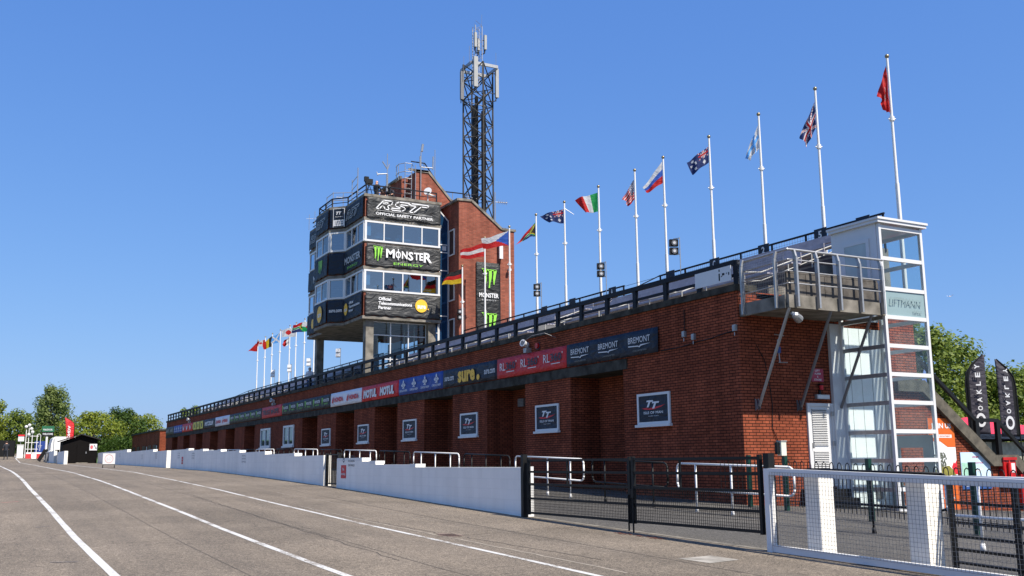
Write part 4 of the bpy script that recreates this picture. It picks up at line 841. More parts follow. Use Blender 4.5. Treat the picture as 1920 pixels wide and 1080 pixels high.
def southern(u, v):
    if u < .5 and v > .5: return jack(u*2, (v-.5)*2)
    for (a, b, r_) in ((.25, .25, .07), (.75, .80, .045), (.66, .55, .045), (.86, .58, .045), (.75, .22, .045)):
        if (u-a)**2+((v-b)*.5)**2 < r_**2: return white
    return navy
def za(u, v):
    d = abs(v-.5); k = .5-u*1.1
    if u < .42 and d < .42-u: return black if d < .34-u else yellow
    if d < .10 or (abs(d-(.5-u*1.15)) < .07 and u < .45): return green
    if d < .17: return white
    return red if v > .5 else navy
DES = dict(mann=lambda u, v: white if ((u-.45)**2*2.2+(v-.5)**2 < .05 and math.sin(3*math.atan2(v-.5, u-.45)+.6+6*math.hypot(u-.45, v-.5)) > .25) else red, jack=jack, finn=lambda u, v: orange if abs(u-.36) < .07 or abs(v-.55) < .11 else white,
           south=southern, slov=lambda u, v: white if v > .66 else blue if v > .33 else red, usa=lambda u, v: (white if (int(u*22)+int(v*22)) % 3 == 0 else navy) if u < .42 and v > .46 else (red if int(v*13) % 2 == 0 else white),
           ital=lambda u, v: green if u < .34 else white if u < .67 else red, za=za, czech=lambda u, v: blue if u < .5-abs(v-.5)*1.0 else (white if v > .5 else red), aus=lambda u, v: white if .34 < v < .67 else red,
           germ=lambda u, v: black if v > .66 else red if v > .33 else yellow, china=lambda u, v: yellow if (u-.2)**2+(v-.75)**2 < .01 else red, cana=lambda u, v: red if u < .25 or u > .75 or (u-.5)**2+(v-.5)**2 < .03 else white,
           belg=lambda u, v: black if u < .33 else yellow if u < .67 else red, scot=lambda u, v: white if abs(u-v) < .12 or abs(u-1+v) < .12 else orange, japan=lambda u, v: red if (u-.5)**2+((v-.5)*.66)**2 < .035 else white,
           malta=lambda u, v: white if u < .5 else red, port=lambda u, v: yellow if (u-.4)**2+(v-.5)**2 < .015 else green if u < .4 else red, wales=lambda u, v: red if (u-.5)**2*1.2+(v-.5)**2*2.5 < .06 and math.sin(9*u+7*v) > -.4 else white if v > .5 else green)
FL = [(19.59, 'mann', [(0, 13.33), (0, 11.80), (.20, 11.90), (.32, 12.38)], 'limp red flag with a white emblem, on the rightmost flagpole', .05), (22.57, 'jack', [(0, 13.15), (0, 12.29), (.35, 11.51), (.57, 12.04)], 'drooping navy flag with red and white crosses, second pole from the right', .07),
      (25.3, 'finn', [(0, 13.2), (0, 12.34), (.34, 11.92), (.52, 12.12)], 'drooping white flag with a light blue cross, third pole from the right', .06), (28.04, 'south', [(0, 13.22), (0, 12.60), (.61, 12.16), (.85, 12.6)], 'navy flag with stars, fourth pole from the right', .07),
      (30.92, 'slov', [(0, 13.44), (0, 12.54), (.66, 12.13), (.84, 12.31)], 'white blue and red striped flag, fifth pole from the right', .07), (32.91, 'usa', [(0, 13.22), (0, 12.34), (.27, 12.0), (.50, 12.39)], 'drooping red and white striped flag with a starry canton', .06),
      (35.71, 'ital', [(0, 13.34), (0, 12.46), (.55, 12.39), (1.01, 13.03)], 'green white and red upright striped flag flying out', .10), (38.66, 'south', [(0, 13.27), (0, 12.57), (.67, 12.66), (1.12, 12.97)], 'navy flag with white stars flying out, left of the green white and red one', .09),
      (41.38, 'za', [(0, 13.22), (0, 12.52), (.41, 12.45), (1.02, 12.07)], 'green and multicoloured flag drooping at its tip, right of the brick tower', .08), (44.21, 'czech', [(0, 13.39), (0, 12.62), (1.34, 12.45), (1.43, 12.95)], 'white and red flag with a blue wedge before the brick tower', .10),
      (47.08, 'aus', [(0, 13.35), (0, 12.57), (1.26, 12.42), (1.31, 12.90)], 'red white red flag before the brick tower', .10), (47.9, 'germ', [(0, 11.95), (0, 11.14), (1.08, 11.05), (.87, 11.62)], 'black red and gold flag, lowest of the three before the brick tower', .09),
      (97.27, 'china', [(0, 13.34), (0, 12.49), (.97, 12.55), (.3, 13.18)], 'plain red flag on the farthest pole', .09), (94.37, 'cana', [(0, 13.33), (0, 12.66), (.9, 12.7), (.7, 13.2)], 'red and white flag, second farthest pole', .09), (91.78, 'belg', [(0, 13.39), (0, 12.38), (.75, 12.1), (.85, 12.7)], 'black yellow and red upright striped flag in the far group', .09),
      (88.96, 'scot', [(0, 13.36), (0, 12.47), (.75, 12.35), (.75, 12.95)], 'blue and white diagonal cross flag in the far group', .09), (85.76, 'malta', [(0, 12.6), (0, 11.93), (.50, 11.6), (.55, 12.2)], 'white and red flag hanging lower than the rest of the far group', .06), (83.74, 'japan', [(0, 13.25), (0, 12.40), (1.26, 12.38), (1.28, 13.0)], 'white flag with a red disc in the far group', .09),
      (81.18, 'za', [(0, 13.39), (0, 12.52), (1.1, 12.44), (.9, 13.1)], 'multicoloured flag in the far group near the control tower', .09), (78.4, 'wales', [(0, 13.25), (0, 12.3), (.95, 12.2), (.95, 12.95)], 'red white and green flag partly hidden behind the control tower', .08)]
PLN = ['rightmost and tallest looking white flagpole behind the glass lift', 'white flagpole second from the right', 'white flagpole third from the right', 'white flagpole fourth from the right', 'white flagpole fifth from the right', 'white flagpole sixth from the right, with a striped starry flag', 'white flagpole with the green white and red flag', 'white flagpole with the navy starred flag left of the green white and red one', 'white flagpole just right of the brick tower', 'white flagpole at the right edge of the brick tower', 'white flagpole in front of the tall black tower banner', 'shorter white flagpole by the dark side of the brick tower', 'leftmost and farthest white flagpole', 'second farthest white flagpole', 'third farthest white flagpole', 'fourth farthest white flagpole', 'fifth farthest white flagpole', 'sixth farthest white flagpole', 'far white flagpole nearest the left edge of the control tower', 'far white flagpole beside the dark left column of the control tower']
for i, (yp, d, cn, lb, amp) in enumerate(FL):
    fx = 22.63 if d == 'germ' else PX; pc = pole if i == 0 else dup(pole, (fx, yp, 3.0 if d != 'germ' else 1.5)); pc['label'] = PLN[i]
    nu, nv = 30, 20; m = MB(); (a0, z0), (b0, z1), (c0, z2), (d0, z3) = cn; PV = Vector((fx, yp, 0)); nrm = Vector((-WV.y, WV.x, 0)); ph = i*1.3
    for a in range(nu+1):
        for b in range(nv+1):
            u, v = a/nu, b/nv; w_ = (b0*(1-u)+c0*u)*(1-v)+(a0*(1-u)+d0*u)*v; z = (z1*(1-u)+z2*u)*(1-v)+(z0*(1-u)+z3*u)*v
            L_ = max(c0, d0); lim = 1 if L_ > .6 else 1.6
            off = amp*u**.6*(math.sin(7*u*lim+ph+2.2*v)+.5*math.sin(13*u+3*v+ph)) + (amp*1.3*math.sin(11*v+ph)*min(1, .2+u) if L_ < .6 else 0)
            zz = z+.035*math.sin(8*u+ph)*u + (.04*math.sin(5*v+ph)*u if L_ < .6 else 0)
            m.v.append(tuple(PV+WV*(w_+.045+(.05*math.sin(9*v+ph)*u if L_ < .6 else 0))+nrm*off+Z*zz))
    for a in range(nu):
        for b in range(nv): q = a*(nv+1)+b; m.f.append((q, q+1, q+nv+2, q+nv+1)); m.m.append(DES[d]((a+.5)/nu, (b+.5)/nv))
    fo = m.build('flag', FM, loc=(fx, yp, cn[0][1]), fix=False, smooth=True); tag(fo, lb, 'flag', 'national flags on the poles')
m = MB(); m.tube((PX, 38.66, 13.3), Vector((PX, 38.66, 0))+rgt_h*.45+Z*13.0, .025, 6, .01); tag(m.build('rope_tail', WHITE), 'loose white rope end blowing from the top of a flagpole', 'rope')

# ---------------------------------------------------------------- loudspeakers on thin posts behind the rail
def speakers(y, front, lb):
    x = 22.75; t = thing('speaker_post', lb, 'loudspeaker', (x, y, 7.5), 'loudspeakers on posts along the rear rail')
    m = MB(); m.tube((x+.12, y-.22, 7.4), (x+.12, y-.22, 9.85), .018, 6); m.bar((x+.12, y-.22, 9.82), (x, y, 9.82), .03); m.bar((x+.12, y-.22, 9.2), (x, y, 9.2), .03); m.build('post', STEEL, t)
    D = Vector((math.sin(R(-160)), math.cos(R(-160)), 0)); D = Vector((-.42, -.9, -.12)).normalized() if front else Vector((.5, .85, -.2)).normalized()
    for z in (9.66, 9.34):
        c0 = Vector((x, y, z)); m = MB(); m.bar(c0-D*.12, c0+D*.12, .31, .27); c = m.build('speaker', BLACK if front else UPVC, t)
        m = MB(); m.tube(c0+D*.121, c0+D*.145, .105, 16); m.build('cone', GREYM, c); m = MB(); m.tube(c0+D*.146, c0+D*.155, .055, 12); m.build('dust_cap', UPVC if front else BLACK, c)
for y, fr_, lb in ((29.35, 1, 'pair of black loudspeakers on a thin post, nearest the camera'), (34.4, 1, 'pair of black loudspeakers on a thin post near the green white and red flag pole'), (39.9, 1, 'pair of black loudspeakers on a thin post right of the brick tower'), (48.45, 1, 'pair of black loudspeakers before the dark side of the brick tower'),
                   (76.9, 0, 'pair of pale backed loudspeakers beside the left column of the control tower'), (82.5, 0, 'pair of pale backed loudspeakers in the middle of the far flagpoles'), (87.9, 0, 'pair of pale backed loudspeakers, farthest of the row'), (69.5, 0, 'pair of pale backed loudspeakers seen under the control tower')):
    speakers(y, fr_, lb)

# ---------------------------------------------------------------- control tower
TX, TY = 17.6, 49.7; TR = 22.09
ct = thing('control_tower', 'race control tower with bands of windows and black banners over the grandstand', 'tower', (TX, TY, 5.6))
OUT = [(TR, TY), (TX, TY), (TX, 52.75), (16.85, 53.5), (16.85, 55.95), (TX, 56.7), (TX, 59.75), (TR, 59.75)]
def offs(o):   # grow the outline by o on the visible sides
    return [(TR+o, TY-o), (TX-o, TY-o), (TX-o, 52.75-o*.4), (16.85-o, 53.5-o*.4), (16.85-o, 55.95+o*.4), (TX-o, 56.7+o*.4), (TX-o, 59.75+o), (TR+o, 59.75+o)]
def slab(name, z0, z1, o, mat): m = MB(); m.prism(offs(o), 'z', z0, z1); return m.build(name, mat, ct)
slab('spandrel', 9.30, 10.60, -.03, BRICKT); slab('floor_band', 9.14, 9.30, .05, CONC)
slab('spandrel', 12.02, 13.34, -.03, BRICKT); slab('floor_band', 11.84, 12.02, .05, CONC)
slab('spandrel', 14.74, 15.90, -.03, BRICKT); slab('floor_band', 14.56, 14.74, .05, CONC); slab('parapet_coping', 15.90, 16.05, .06, CONC)
slab('window_sill', 10.60, 10.66, .01, CONC); slab('window_sill', 13.34, 13.40, .01, CONC)
# rooms behind the glass: floor, ceiling come from the slabs; a dim core wall
m = MB(); m.box(19.3, 21.6, 51.5, 58.5, 10.66, 11.84); m.box(19.3, 21.6, 51.5, 58.5, 13.40, 14.56); m.build('inner_core', M('dim_interior', (.16, .17, .18), .8), ct)
for z_ in (10.66, 13.40):   # desks, screens and blinds just inside the windows
    for x_ in (18.3, 19.5, 20.8): m = MB(); m.box(x_, x_+.9, 49.95, 50.5, z_+.30, z_+.36); m.box(x_+.2, x_+.6, 50.2, 50.24, z_+.38, z_+.66); m.box(x_+.38, x_+.42, 50.2, 50.24, z_+.36, z_+.38); m.box(x_+.1, x_+.15, 50.0, 50.05, z_, z_+.30); m.box(x_+.75, x_+.8, 50.4, 50.45, z_, z_+.30); m.build('desk', M('pale_desk', (.30, .29, .27), .6), ct)
    m = MB(); m.box(17.72, 18.0, 49.80, 49.82, z_+.35, z_+1.12); m.build('blind', UPVC, ct)
def win_run(p, q, z0, z1, n, corner=True):
    p = Vector((*p, 0)); q = Vector((*q, 0)); d = (q-p); L_ = d.length; d.normalize(); nn = Vector((d.y, -d.x, 0))
    m = MB(); a = lambda s, z: p+d*s+Z*z
    m.bar(a(0, z0+.05)+nn*0, a(L_, z0+.05), .09, .10); m.bar(a(0, z1-.05), a(L_, z1-.05), .09, .10)
    for k in range(n+1):
        s = L_*k/n; s = min(max(s, .07), L_-.07); wd_ = .11 if k in (0, n) else .065; m.bar(a(s, z0+.1), a(s, z1-.1), wd_, .085, upv=tuple(nn))
    w_ = m.build('window', UPVC, ct)
    for k in range(n):
        s0, s1 = L_*k/n, L_*(k+1)/n; m = MB(); m.face([a(s0+.04, z0+.1), a(s1-.04, z0+.1), a(s1-.04, z1-.1), a(s0+.04, z1-.1)]); m.build('pane', MGL if k % 2 else WINB, w_, fix=False)
WINB = glass('office_glass_pale', (.22, .44, .62), .02, .34, .15)
for (z0, z1) in ((10.66, 11.84), (13.40, 14.56)):
    win_run((TX, TY), (TR, TY), z0, z1, 4); win_run((TX, 52.75), (TX, TY), z0, z1, 3); win_run((16.85, 53.5), (TX, 52.75), z0, z1, 1); win_run((16.85, 55.95), (16.85, 53.5), z0, z1, 2); win_run((TX, 59.75), (TX, 56.7), z0, z1, 3)
m = MB(); m.box(TR, TR+.06, 50.1, 59.5, 9.3, 15.9); m.build('rear_wall', BRICKT, ct)
# columns and glazed lobby
for (x, y, lb) in ((18.08, 50.15, None), (21.72, 50.15, None), (18.2, 59.3, None), (21.72, 59.3, None)):
    m = MB(); m.box(x-.22, x+.22, y-.22, y+.22, 5.70, 9.14); m.build('column', CONC, ct)
m = MB(); GY = 50.25
for x in (18.34, 19.37, 20.42, 21.47): m.box(x, x+.06, GY, GY+.06, 5.72, 9.12)
for z in (5.74, 7.05, 8.35, 9.06): m.box(18.4, 21.47, GY+.01, GY+.05, z, z+.05)
for y in (51.5, 53.0, 55.2, 57.4): m.box(21.3, 21.36, y, y+.06, 5.72, 9.12)
for z in (6.9, 8.0): m.box(21.31, 21.35, 50.4, 59, z, z+.05)
lb_ = m.build('lobby_frame', UPVC, ct)
m = MB(); m.face([(18.36, GY+.03, 5.74), (21.5, GY+.03, 5.74), (21.5, GY+.03, 9.1), (18.36, GY+.03, 9.1)]); m.build('pane', glass('lobby_glass', (.55, .66, .70), .02, .04), lb_, fix=False)
m = MB(); m.box(19.1, 19.6, 52.5, 53, 5.74, 7.6); m.box(20.3, 20.36, 51, 53, 5.74, 8.2); m.build('lobby_screen', M('blue_grey_screen', (.12, .20, .28), .4), ct)
# roof railing
def rail_run(pts, z0, h, mat, parent, name='roof_railing'):
    m = MB()
    for a, b in zip(pts, pts[1:]):
        m.bar((a[0], a[1], z0+h), (b[0], b[1], z0+h), .06); m.bar((a[0], a[1], z0+h*.5), (b[0], b[1], z0+h*.5), .035)
    o = m.build(name, mat, parent)
    m2 = []
    for a, b in zip(pts, pts[1:]):
        n = max(1, int(round(math.dist(a, b)/1.6)))
        for k in range(n): m = MB(); x = a[0]+(b[0]-a[0])*k/n; y = a[1]+(b[1]-a[1])*k/n; m.box(x-.03, x+.03, y-.03, y+.03, z0, z0+h); m.build('post', mat, o)
    return o
rail_run([(x+(.1 if x < 20 else 0), y+.1) for x, y in [(21.9, TY), (TX, TY), (TX, 52.75), (16.9, 53.5), (16.9, 55.95), (TX, 56.7), (TX, 59.6)]], 16.05, .55, NAVYP, ct)
# brick core behind and stepped brick stair tower
m = MB(); m.prism([(21.08, 15.9), (21.08, 18.08), (21.80, 18.12), (23.25, 16.55), (23.6, 16.4), (23.6, 9.0), (21.9, 9.0)], 'y', 50.9, 58.5)
m.prism([(20.62, 15.9), (20.62, 17.9), (21.07, 18.02), (21.07, 15.9)], 'y', 51.95, 55.5); m.build('core_wall', BRICKT, ct)
m = MB(); m.box(20.60, 21.85, 50.85, 50.88, 18.08, 18.22)
for a, b in (((21.0, 18.14), (21.85, 18.18)), ((21.85, 18.18), (23.3, 16.62)), ((23.3, 16.62), (23.7, 16.46))): m.bar((a[0], 50.93, a[1]), (b[0], 50.93, b[1]), .16, .12)
m.bar((20.55, 55.3, 17.95), (20.55, 51.9, 17.95), .14, .12); m.build('roof_edge', CONC, ct)
m = MB(); m.prism([(22.76, 3.0), (22.76, 16.0), (23.5, 16.02), (25.45, 14.55), (26.26, 14.55), (26.26, 3.0)], 'y', 48.63, 54.5); bt = m.build('stair_tower_wall', BRICKT, ct)
m = MB()
for a, b in (((22.70, 16.07), (23.55, 16.09)), ((23.55, 16.09), (25.47, 14.63)), ((25.47, 14.63), (26.36, 14.62))): m.bar((a[0], 48.68, a[1]), (b[0], 48.68, b[1]), .22, .13)
m.bar((22.72, 48.6, 16.07), (22.72, 54.5, 16.07), .16, .13); m.build('stair_tower_coping', CONC, bt)
for z in (13.0, 10.4, 7.9):   # slit windows in the dark side
    m = MB()
    for a, b, c, d in ((49.15, 49.22, z, z+1.5), (49.85, 49.92, z, z+1.5), (49.22, 49.85, z+1.43, z+1.5), (49.22, 49.85, z, z+.07)): m.box(22.70, 22.77, a, b, c, d)
    wf = m.build('window', UPVC, bt); m = MB(); m.box(22.74, 22.757, 49.22, 49.85, z+.07, z+1.43); m.build('pane', DK, wf)
# tall blue glazed strip between
m = MB(); SY = 50.0
for z0, z1, mul in ((5.9, 8.0, 0), (8.0, 9.6, 0), (9.6, 12.2, 0), (12.2, 13.25, 0), (13.25, 13.7, 0), (13.7, 15.2, 0)):
    m.box(22.2, 22.74, SY, SY+.06, z0-.03, z0+.03)
m.box(22.15, 22.22, SY, SY+.07, 5.8, 15.65); m.box(22.70, 22.757, SY, SY+.07, 5.8, 15.1); m.bar((22.18, SY+.03, 15.66), (22.74, SY+.03, 15.1), .07); sw = m.build('stair_window', UPVC, ct)
m = MB(); m.prism([(22.22, 5.85), (22.70, 5.85), (22.70, 15.08), (22.22, 15.58)], 'y', SY+.02, SY+.04); m.build('pane', MGD, sw)
m = MB(); m.box(22.36, 22.6, SY-.01, SY+.015, 13.36, 13.62); m.build('vent_light', UPVC, sw)
m = MB(); m.box(21.55, 21.6, SY+.4, SY+.46, 5.72, 9.1); m.box(22.1, 22.15, SY, SY+.06, 5.72, 9.1)
for z in (6.6, 7.6, 8.6): m.box(21.97, 22.2, SY+.01, SY+.05, z, z+.05)
m.build('lobby_mullion', UPVC, ct); m = MB(); m.box(21.97, 22.2, SY+.06, SY+.08, 5.72, 9.1); m.build('lobby_glass', MGD, ct)
# things on the brick face
t = thing('panel_antenna', 'white panel aerial mounted on the brick tower above the tall black banner', 'antenna', (25.26, 48.6, 13.2)); m = MB(); m.box(25.20, 25.42, 48.40, 48.50, 12.85, 13.95); m.build('panel', UPVC, t); m = MB(); m.box(25.26, 25.34, 48.5, 48.62, 13.0, 13.1); m.box(25.26, 25.34, 48.5, 48.62, 13.7, 13.8); m.tube((25.30, 48.45, 12.85), (25.25, 48.55, 12.5), .025, 6); m.build('bracket', BLACK, t)
t = thing('security_camera', 'tiny white camera on the brick tower right of the tall banner', 'camera', (25.8, 48.6, 12.3)); m = MB(); m.box(25.76, 25.92, 48.35, 48.5, 12.2, 12.32); m.build('body', UPVC, t); m = MB(); m.box(25.8, 25.86, 48.5, 48.63, 12.24, 12.3); m.build('arm', BLACK, t)

# banners draped on the tower
def drape(name, p, q, z0, z1, mat, label, seed, off=.09, wr=.02, group='black banners hung on the control tower'):
    p = Vector((*p, 0)); q = Vector((*q, 0)); d = q-p; L_ = d.length; d.normalize(); nn = Vector((d.y, -d.x, 0)); nu = max(6, int(L_/.12)); nv = 12; m = MB(); rnd = random.Random(seed)
    ph = [rnd.random()*6 for _ in range(6)]
    for i in range(nu+1):
        for j in range(nv+1):
            u, v = i/nu, j/nv; e = min(u, 1-u, .12)/.12; s = L_*u
            o = wr*(math.sin(4*s+5*v+ph[0])+.7*math.sin(7*s-6*v+ph[1])+.5*math.sin(13*s+2*v+ph[2]))*(.35+.65*e)*(.5+.5*math.sin(math.pi*min(max(v, .0), 1)))
            sag = .025*math.sin(9*s+ph[3])*(1 if j == 0 else .5 if j == 1 else 0)
            m.v.append(tuple(p+d*s+nn*(off+o)+Z*(z0+(z1-z0)*v+sag)))
    for i in range(nu):
        for j in range(nv): a = i*(nv+1)+j; m.f.append((a, a+1, a+nv+2, a+nv+1)); m.m.append(0)
    b = m.build(name, mat, loc=tuple(p+nn*off+Z*z0), fix=False, smooth=True); tag(b, label, 'banner', group); md = b.modifiers.new('thickness', 'SOLIDIFY'); md.thickness = .006
    return b, Face(p+nn*(off+wr*2.7+.01)+Z*z0, tuple(d)), L_, z1-z0
def rst(m, F, x, y, w, h, mi=0, t=.045):
    """three slanted outline letters drawn as hollow strokes"""
    sh = .42
    def ln(pts, k=t):
        P = [(x+w*a+h*sh*b, y+h*b) for a, b in pts]
        for (a, b), (c, e) in zip(P, P[1:]):
            dx, dy = c-a, e-b; l = math.hypot(dx, dy) or 1; nx, ny = -dy/l*k/2, dx/l*k/2; ex, ey = dx/l*k/2, dy/l*k/2
            m.face([F.p(a-nx-ex, b-ny-ey, .012), F.p(c-nx+ex, e-ny+ey, .012), F.p(c+nx+ex, e+ny+ey, .012), F.p(a+nx-ex, b+ny-ey, .012)], mi)
    ln([(0, 0), (.08, 1), (.24, 1), (.27, .80), (.25, .55), (.19, .45), (.26, 0), (.18, 0), (.12, .36), (.09, .36), (.07, 0), (0, 0)]); ln([(.10, .78), (.19, .78), (.17, .62), (.09, .62), (.10, .78)], t*.7)
    ln([(.30, 0), (.50, 0), (.55, .18), (.54, .45), (.42, .58), (.42, .72), (.58, .74), (.60, 1), (.38, 1), (.33, .82), (.34, .50), (.46, .36), (.46, .24), (.28, .22), (.30, 0)])
    ln([(.62, 1), (.98, 1), (.96, .76), (.84, .76), (.74, 0), (.65, 0), (.74, .76), (.61, .76), (.62, 1)])
bn, F, L_, H_ = drape('banner', (TX+.10, TY), (TR-.02, TY), 14.72, 15.86, CL['grey'], 'wrinkled dark grey banner with white outline letters at the top of the sunlit tower face', 1, wr=.05)
m = MB(); rst(m, F, .45, .50, 3.0, .50, t=.055); text(m, F, 'OFFICIAL SAFETY PARTNER', .45, .15, 3.4, .15, .02, 0, .012); rect(m, F, .5, .40, 3.3, .012, .012); m.build('lettering', TXW, bn, fix=False)
bn, F, L_, H_ = drape('banner', (TX+.10, TY), (TR-.02, TY), 12.04, 13.28, CL['grey'], 'black banner with a green claw mark and white gothic word on the sunlit tower face', 2, wr=.025)
m = MB(); claw(m, F, .40, .30, .50, .78); text(m, F, 'ENERGY', 1.55, .14, 1.75, .13, .0, 0, .012); m.build('green_print', TXG, bn, fix=False)
m = MB(); text(m, F, 'M', 1.10, .50, .50, .50, .03); text(m, F, 'O', 1.65, .52, .32, .40, .02); rect(m, F, 1.79, .42, .045, .62, .014); text(m, F, 'N', 2.02, .52, .34, .42, .03); text(m, F, 'S', 2.40, .46, .30, .48, .03); text(m, F, 'TE', 2.74, .51, .55, .42, .03); text(m, F, 'R', 3.32, .42, .50, .56, .03); m.build('white_print', TXW, bn, fix=False)
bn, F, L_, H_ = drape('banner', (TX+.10, TY), (TR-.02, TY), 9.33, 10.58, CL['grey'], 'black banner with white words and an amber disc on the sunlit tower face', 3, wr=.010)
m = MB()
for k, (s, w_) in enumerate((('Official', .72), ('Telecommunications', 1.95), ('Partner', .74))): text(m, F, s, .72, .84-.24*k, w_, .18, .035, 0, .012)
m.build('lettering', TXW, bn, fix=False); m = MB(); disc(m, F, 3.22, .68, .36, .36, .010, 0, 28); disc(m, F, 3.63, .52, .04, .04, .01, 0, 12); ad = m.build('amber_disc', TXY, bn, fix=False); m = MB(); text(m, F, 'sure', 2.98, .52, .50, .20, .04, 0, .014); m.build('disc_lettering', TXW, ad, fix=False)
def side(p, q, z0, z1, label, seed, fn):
    b, F, L_, H_ = drape('banner', p, q, z0, z1, CL['navy'], label, seed, wr=.012); ms = [TXW, TXG, TXY, TXS]; m = MB(); fn(m, F, L_, H_)
    if m.v: m.build('print', ms, b, fix=False)
A_ = ((TX, 52.73), (TX, TY+.03)); B_ = ((16.87, 53.48), (TX-.02, 52.77)); D_ = ((16.85, 55.93), (16.85, 53.52)); E_ = ((TX, 59.73), (TX, 56.72))
side(*A_, 14.76, 15.88, 'navy side banner with silver outline letters nearest the tower corner', 11, lambda m, F, L, H: rst(m, F, .25, .35, 2.1, .5, 3, .05)); side(*B_, 14.76, 15.88, 'navy side banner behind the small racing sign', 12, lambda m, F, L, H: None)
side(*D_, 14.76, 15.88, 'navy banner with silver outline letters on the projecting bay top', 13, lambda m, F, L, H: rst(m, F, .2, .35, 1.6, .45, 3, .045)); side(*E_, 14.76, 15.88, 'navy banner with silver outline letters on the far end of the tower top', 14, lambda m, F, L, H: rst(m, F, .3, .35, 2., .45, 3, .045))
side(*A_, 12.06, 13.30, 'black side banner with dim white word, middle band nearest the corner', 15, lambda m, F, L, H: (text(m, F, 'MONSTER', .2, .45, 2.6, .40, .03, 0, .012, 3), text(m, F, 'ENERGY', .7, .15, 1.7, .14, 0, 0, .012, 1))); side(*B_, 12.06, 13.30, 'plain black side banner on the slanted middle band', 16, lambda m, F, L, H: None)
side(*D_, 12.06, 13.30, 'black banner with a green claw on the middle band of the bay', 17, lambda m, F, L, H: claw(m, F, .9, .3, .7, .75, 1)); side(*E_, 12.06, 13.30, 'black banner with partial white word on the far end of the middle band', 18, lambda m, F, L, H: text(m, F, 'MON', 1.2, .4, 1.5, .45, .03, 0, .012, 3))
side(*A_, 9.34, 10.58, 'navy side banner with amber disc and white words, lowest band nearest the corner', 19, lambda m, F, L, H: (disc(m, F, .55, .62, .30, .34, .01, 2, 24), text(m, F, 'Official', 1.1, .82, .7, .15, .03, 0, .012), text(m, F, 'Telecommunications', 1.1, .60, 1.75, .15, .03, 0, .012), text(m, F, 'Partner', 1.1, .38, .7, .15, .03, 0, .012), text(m, F, 'sure', .35, .5, .4, .16, .03, 0, .014)))
side(*B_, 9.34, 10.58, 'navy slanted banner with a small white web address, lowest band', 20, lambda m, F, L, H: text(m, F, 'sure.com', .12, .55, .8, .16, .02, 0, .012)); side(*D_, 9.34, 10.58, 'navy banner with a large amber disc on the lowest band of the bay', 21, lambda m, F, L, H: (disc(m, F, 1.3, .62, .45, .48, .01, 2, 24), text(m, F, 'sure', 1.0, .45, .6, .22, .03, 0, .014)))
side(*E_, 9.34, 10.58, 'navy banner with a small amber disc at the far end of the lowest band', 22, lambda m, F, L, H: (disc(m, F, 1.3, .6, .28, .3, .01, 2, 20), text(m, F, 'sure', 2.1, .6, .4, .2, .03, 0, .012)))
m = MB(); F = Face((16.93, 53.42, 14.80), (TX-16.9, 52.77-53.42, 0)); F.o += F.n*.16; rect(m, F, .16, .02, .72, 1.10, .0); nb = tag(m.build('racing_sign', UPVC, loc=tuple(F.o), fix=False), 'small upright navy and white racing sign at the top of the tower bay', 'sign'); m = MB(); rect(m, F, .20, .45, .64, .64, .006); m.build('navy_panel', CL['navy'], nb, fix=False)
m = MB(); text(m, F, 'TT', .34, .75, .36, .18, .04, .3, .012); text(m, F, 'ISLE OF MAN', .30, .60, .44, .06, 0, 0, .012); m.build('lettering', TXW, nb, fix=False); m = MB(); text(m, F, 'CLERK OF', .28, .30, .5, .07, .01, 0, .012); text(m, F, 'THE COURSE', .28, .18, .5, .07, .01, 0, .012); rect(m, F, .2, .03, .64, .06, .008); m.build('navy_lettering', CL['navy'], nb, fix=False)
bn, F, L_, H_ = drape('banner', (23.80, 48.63), (25.32, 48.63), 8.4, 12.58, CL['black'], 'tall hanging black banner with two green claws on the brick tower', 31, off=.06, wr=.012)
for z_ in (2.75, .25): m = MB(); claw(m, F, .40, z_, .85, 1.05); m.build('green_print', TXG, bn, fix=False)
m = MB(); text(m, F, 'MONSTER', .16, 2.18, 1.22, .26, .03, 0, .012); m.build('white_print', TXW, bn, fix=False); m = MB(); text(m, F, 'ENERGY', .34, 2.0, .9, .08, 0, 0, .012); m.build('grey_print', TXS, bn, fix=False)

ANTW = M('aged_white_casing', (.34, .34, .33), .5, .06, 4)
# ---------------------------------------------------------------- lattice mast
mt = thing('lattice_mast', 'tall dark lattice telecoms mast behind the brick tower', 'mast', (27.1, 55.2, 14))
LG = [(26.05, 55.0), (26.95, 53.9), (28.35, 55.3), (27.4, 56.5)]
cx, cy = 27.15, 55.2
m = MB(); zt = 27.1
for x, y in LG: m.tube((x, y, 14.0), (x, y, zt), .055, 6)
m.build('leg', MAST, mt)
m = MB(); z = 14.4; k = 0
while z < zt-.5:
    z2 = min(z+1.28, zt)
    for i in range(4):
        a, b = LG[i], LG[(i+1) % 4]; m.tube((a[0], a[1], z), (b[0], b[1], z2), .038, 5, caps=False); m.tube((b[0], b[1], z), (a[0], a[1], z2), .038, 5, caps=False); m.tube((a[0], a[1], z), (b[0], b[1], z), .028, 5, caps=False)
    z = z2
m.build('bracing', MAST, mt)
for z in (22.3, 20.9, 24.6, 18.2): m = MB(); m.tube((LG[0][0], LG[0][1], z), (LG[2][0], LG[2][1], z), .03, 5); m.tube((LG[1][0], LG[1][1], z), (LG[3][0], LG[3][1], z), .03, 5); m.build('cross_tie', STEEL, mt)
m = MB()
for x, y, r_ in ((cx-.28, cy-.1, .13), (cx-.05, cy, .12), (cx+.38, cy-.15, .15), (cx+.58, cy+.1, .10)): m.tube((x, y, 14), (x, y, 25.3-3*abs(x-cx)), r_, 6)
m.build('cable_bundle', BLACK, mt)
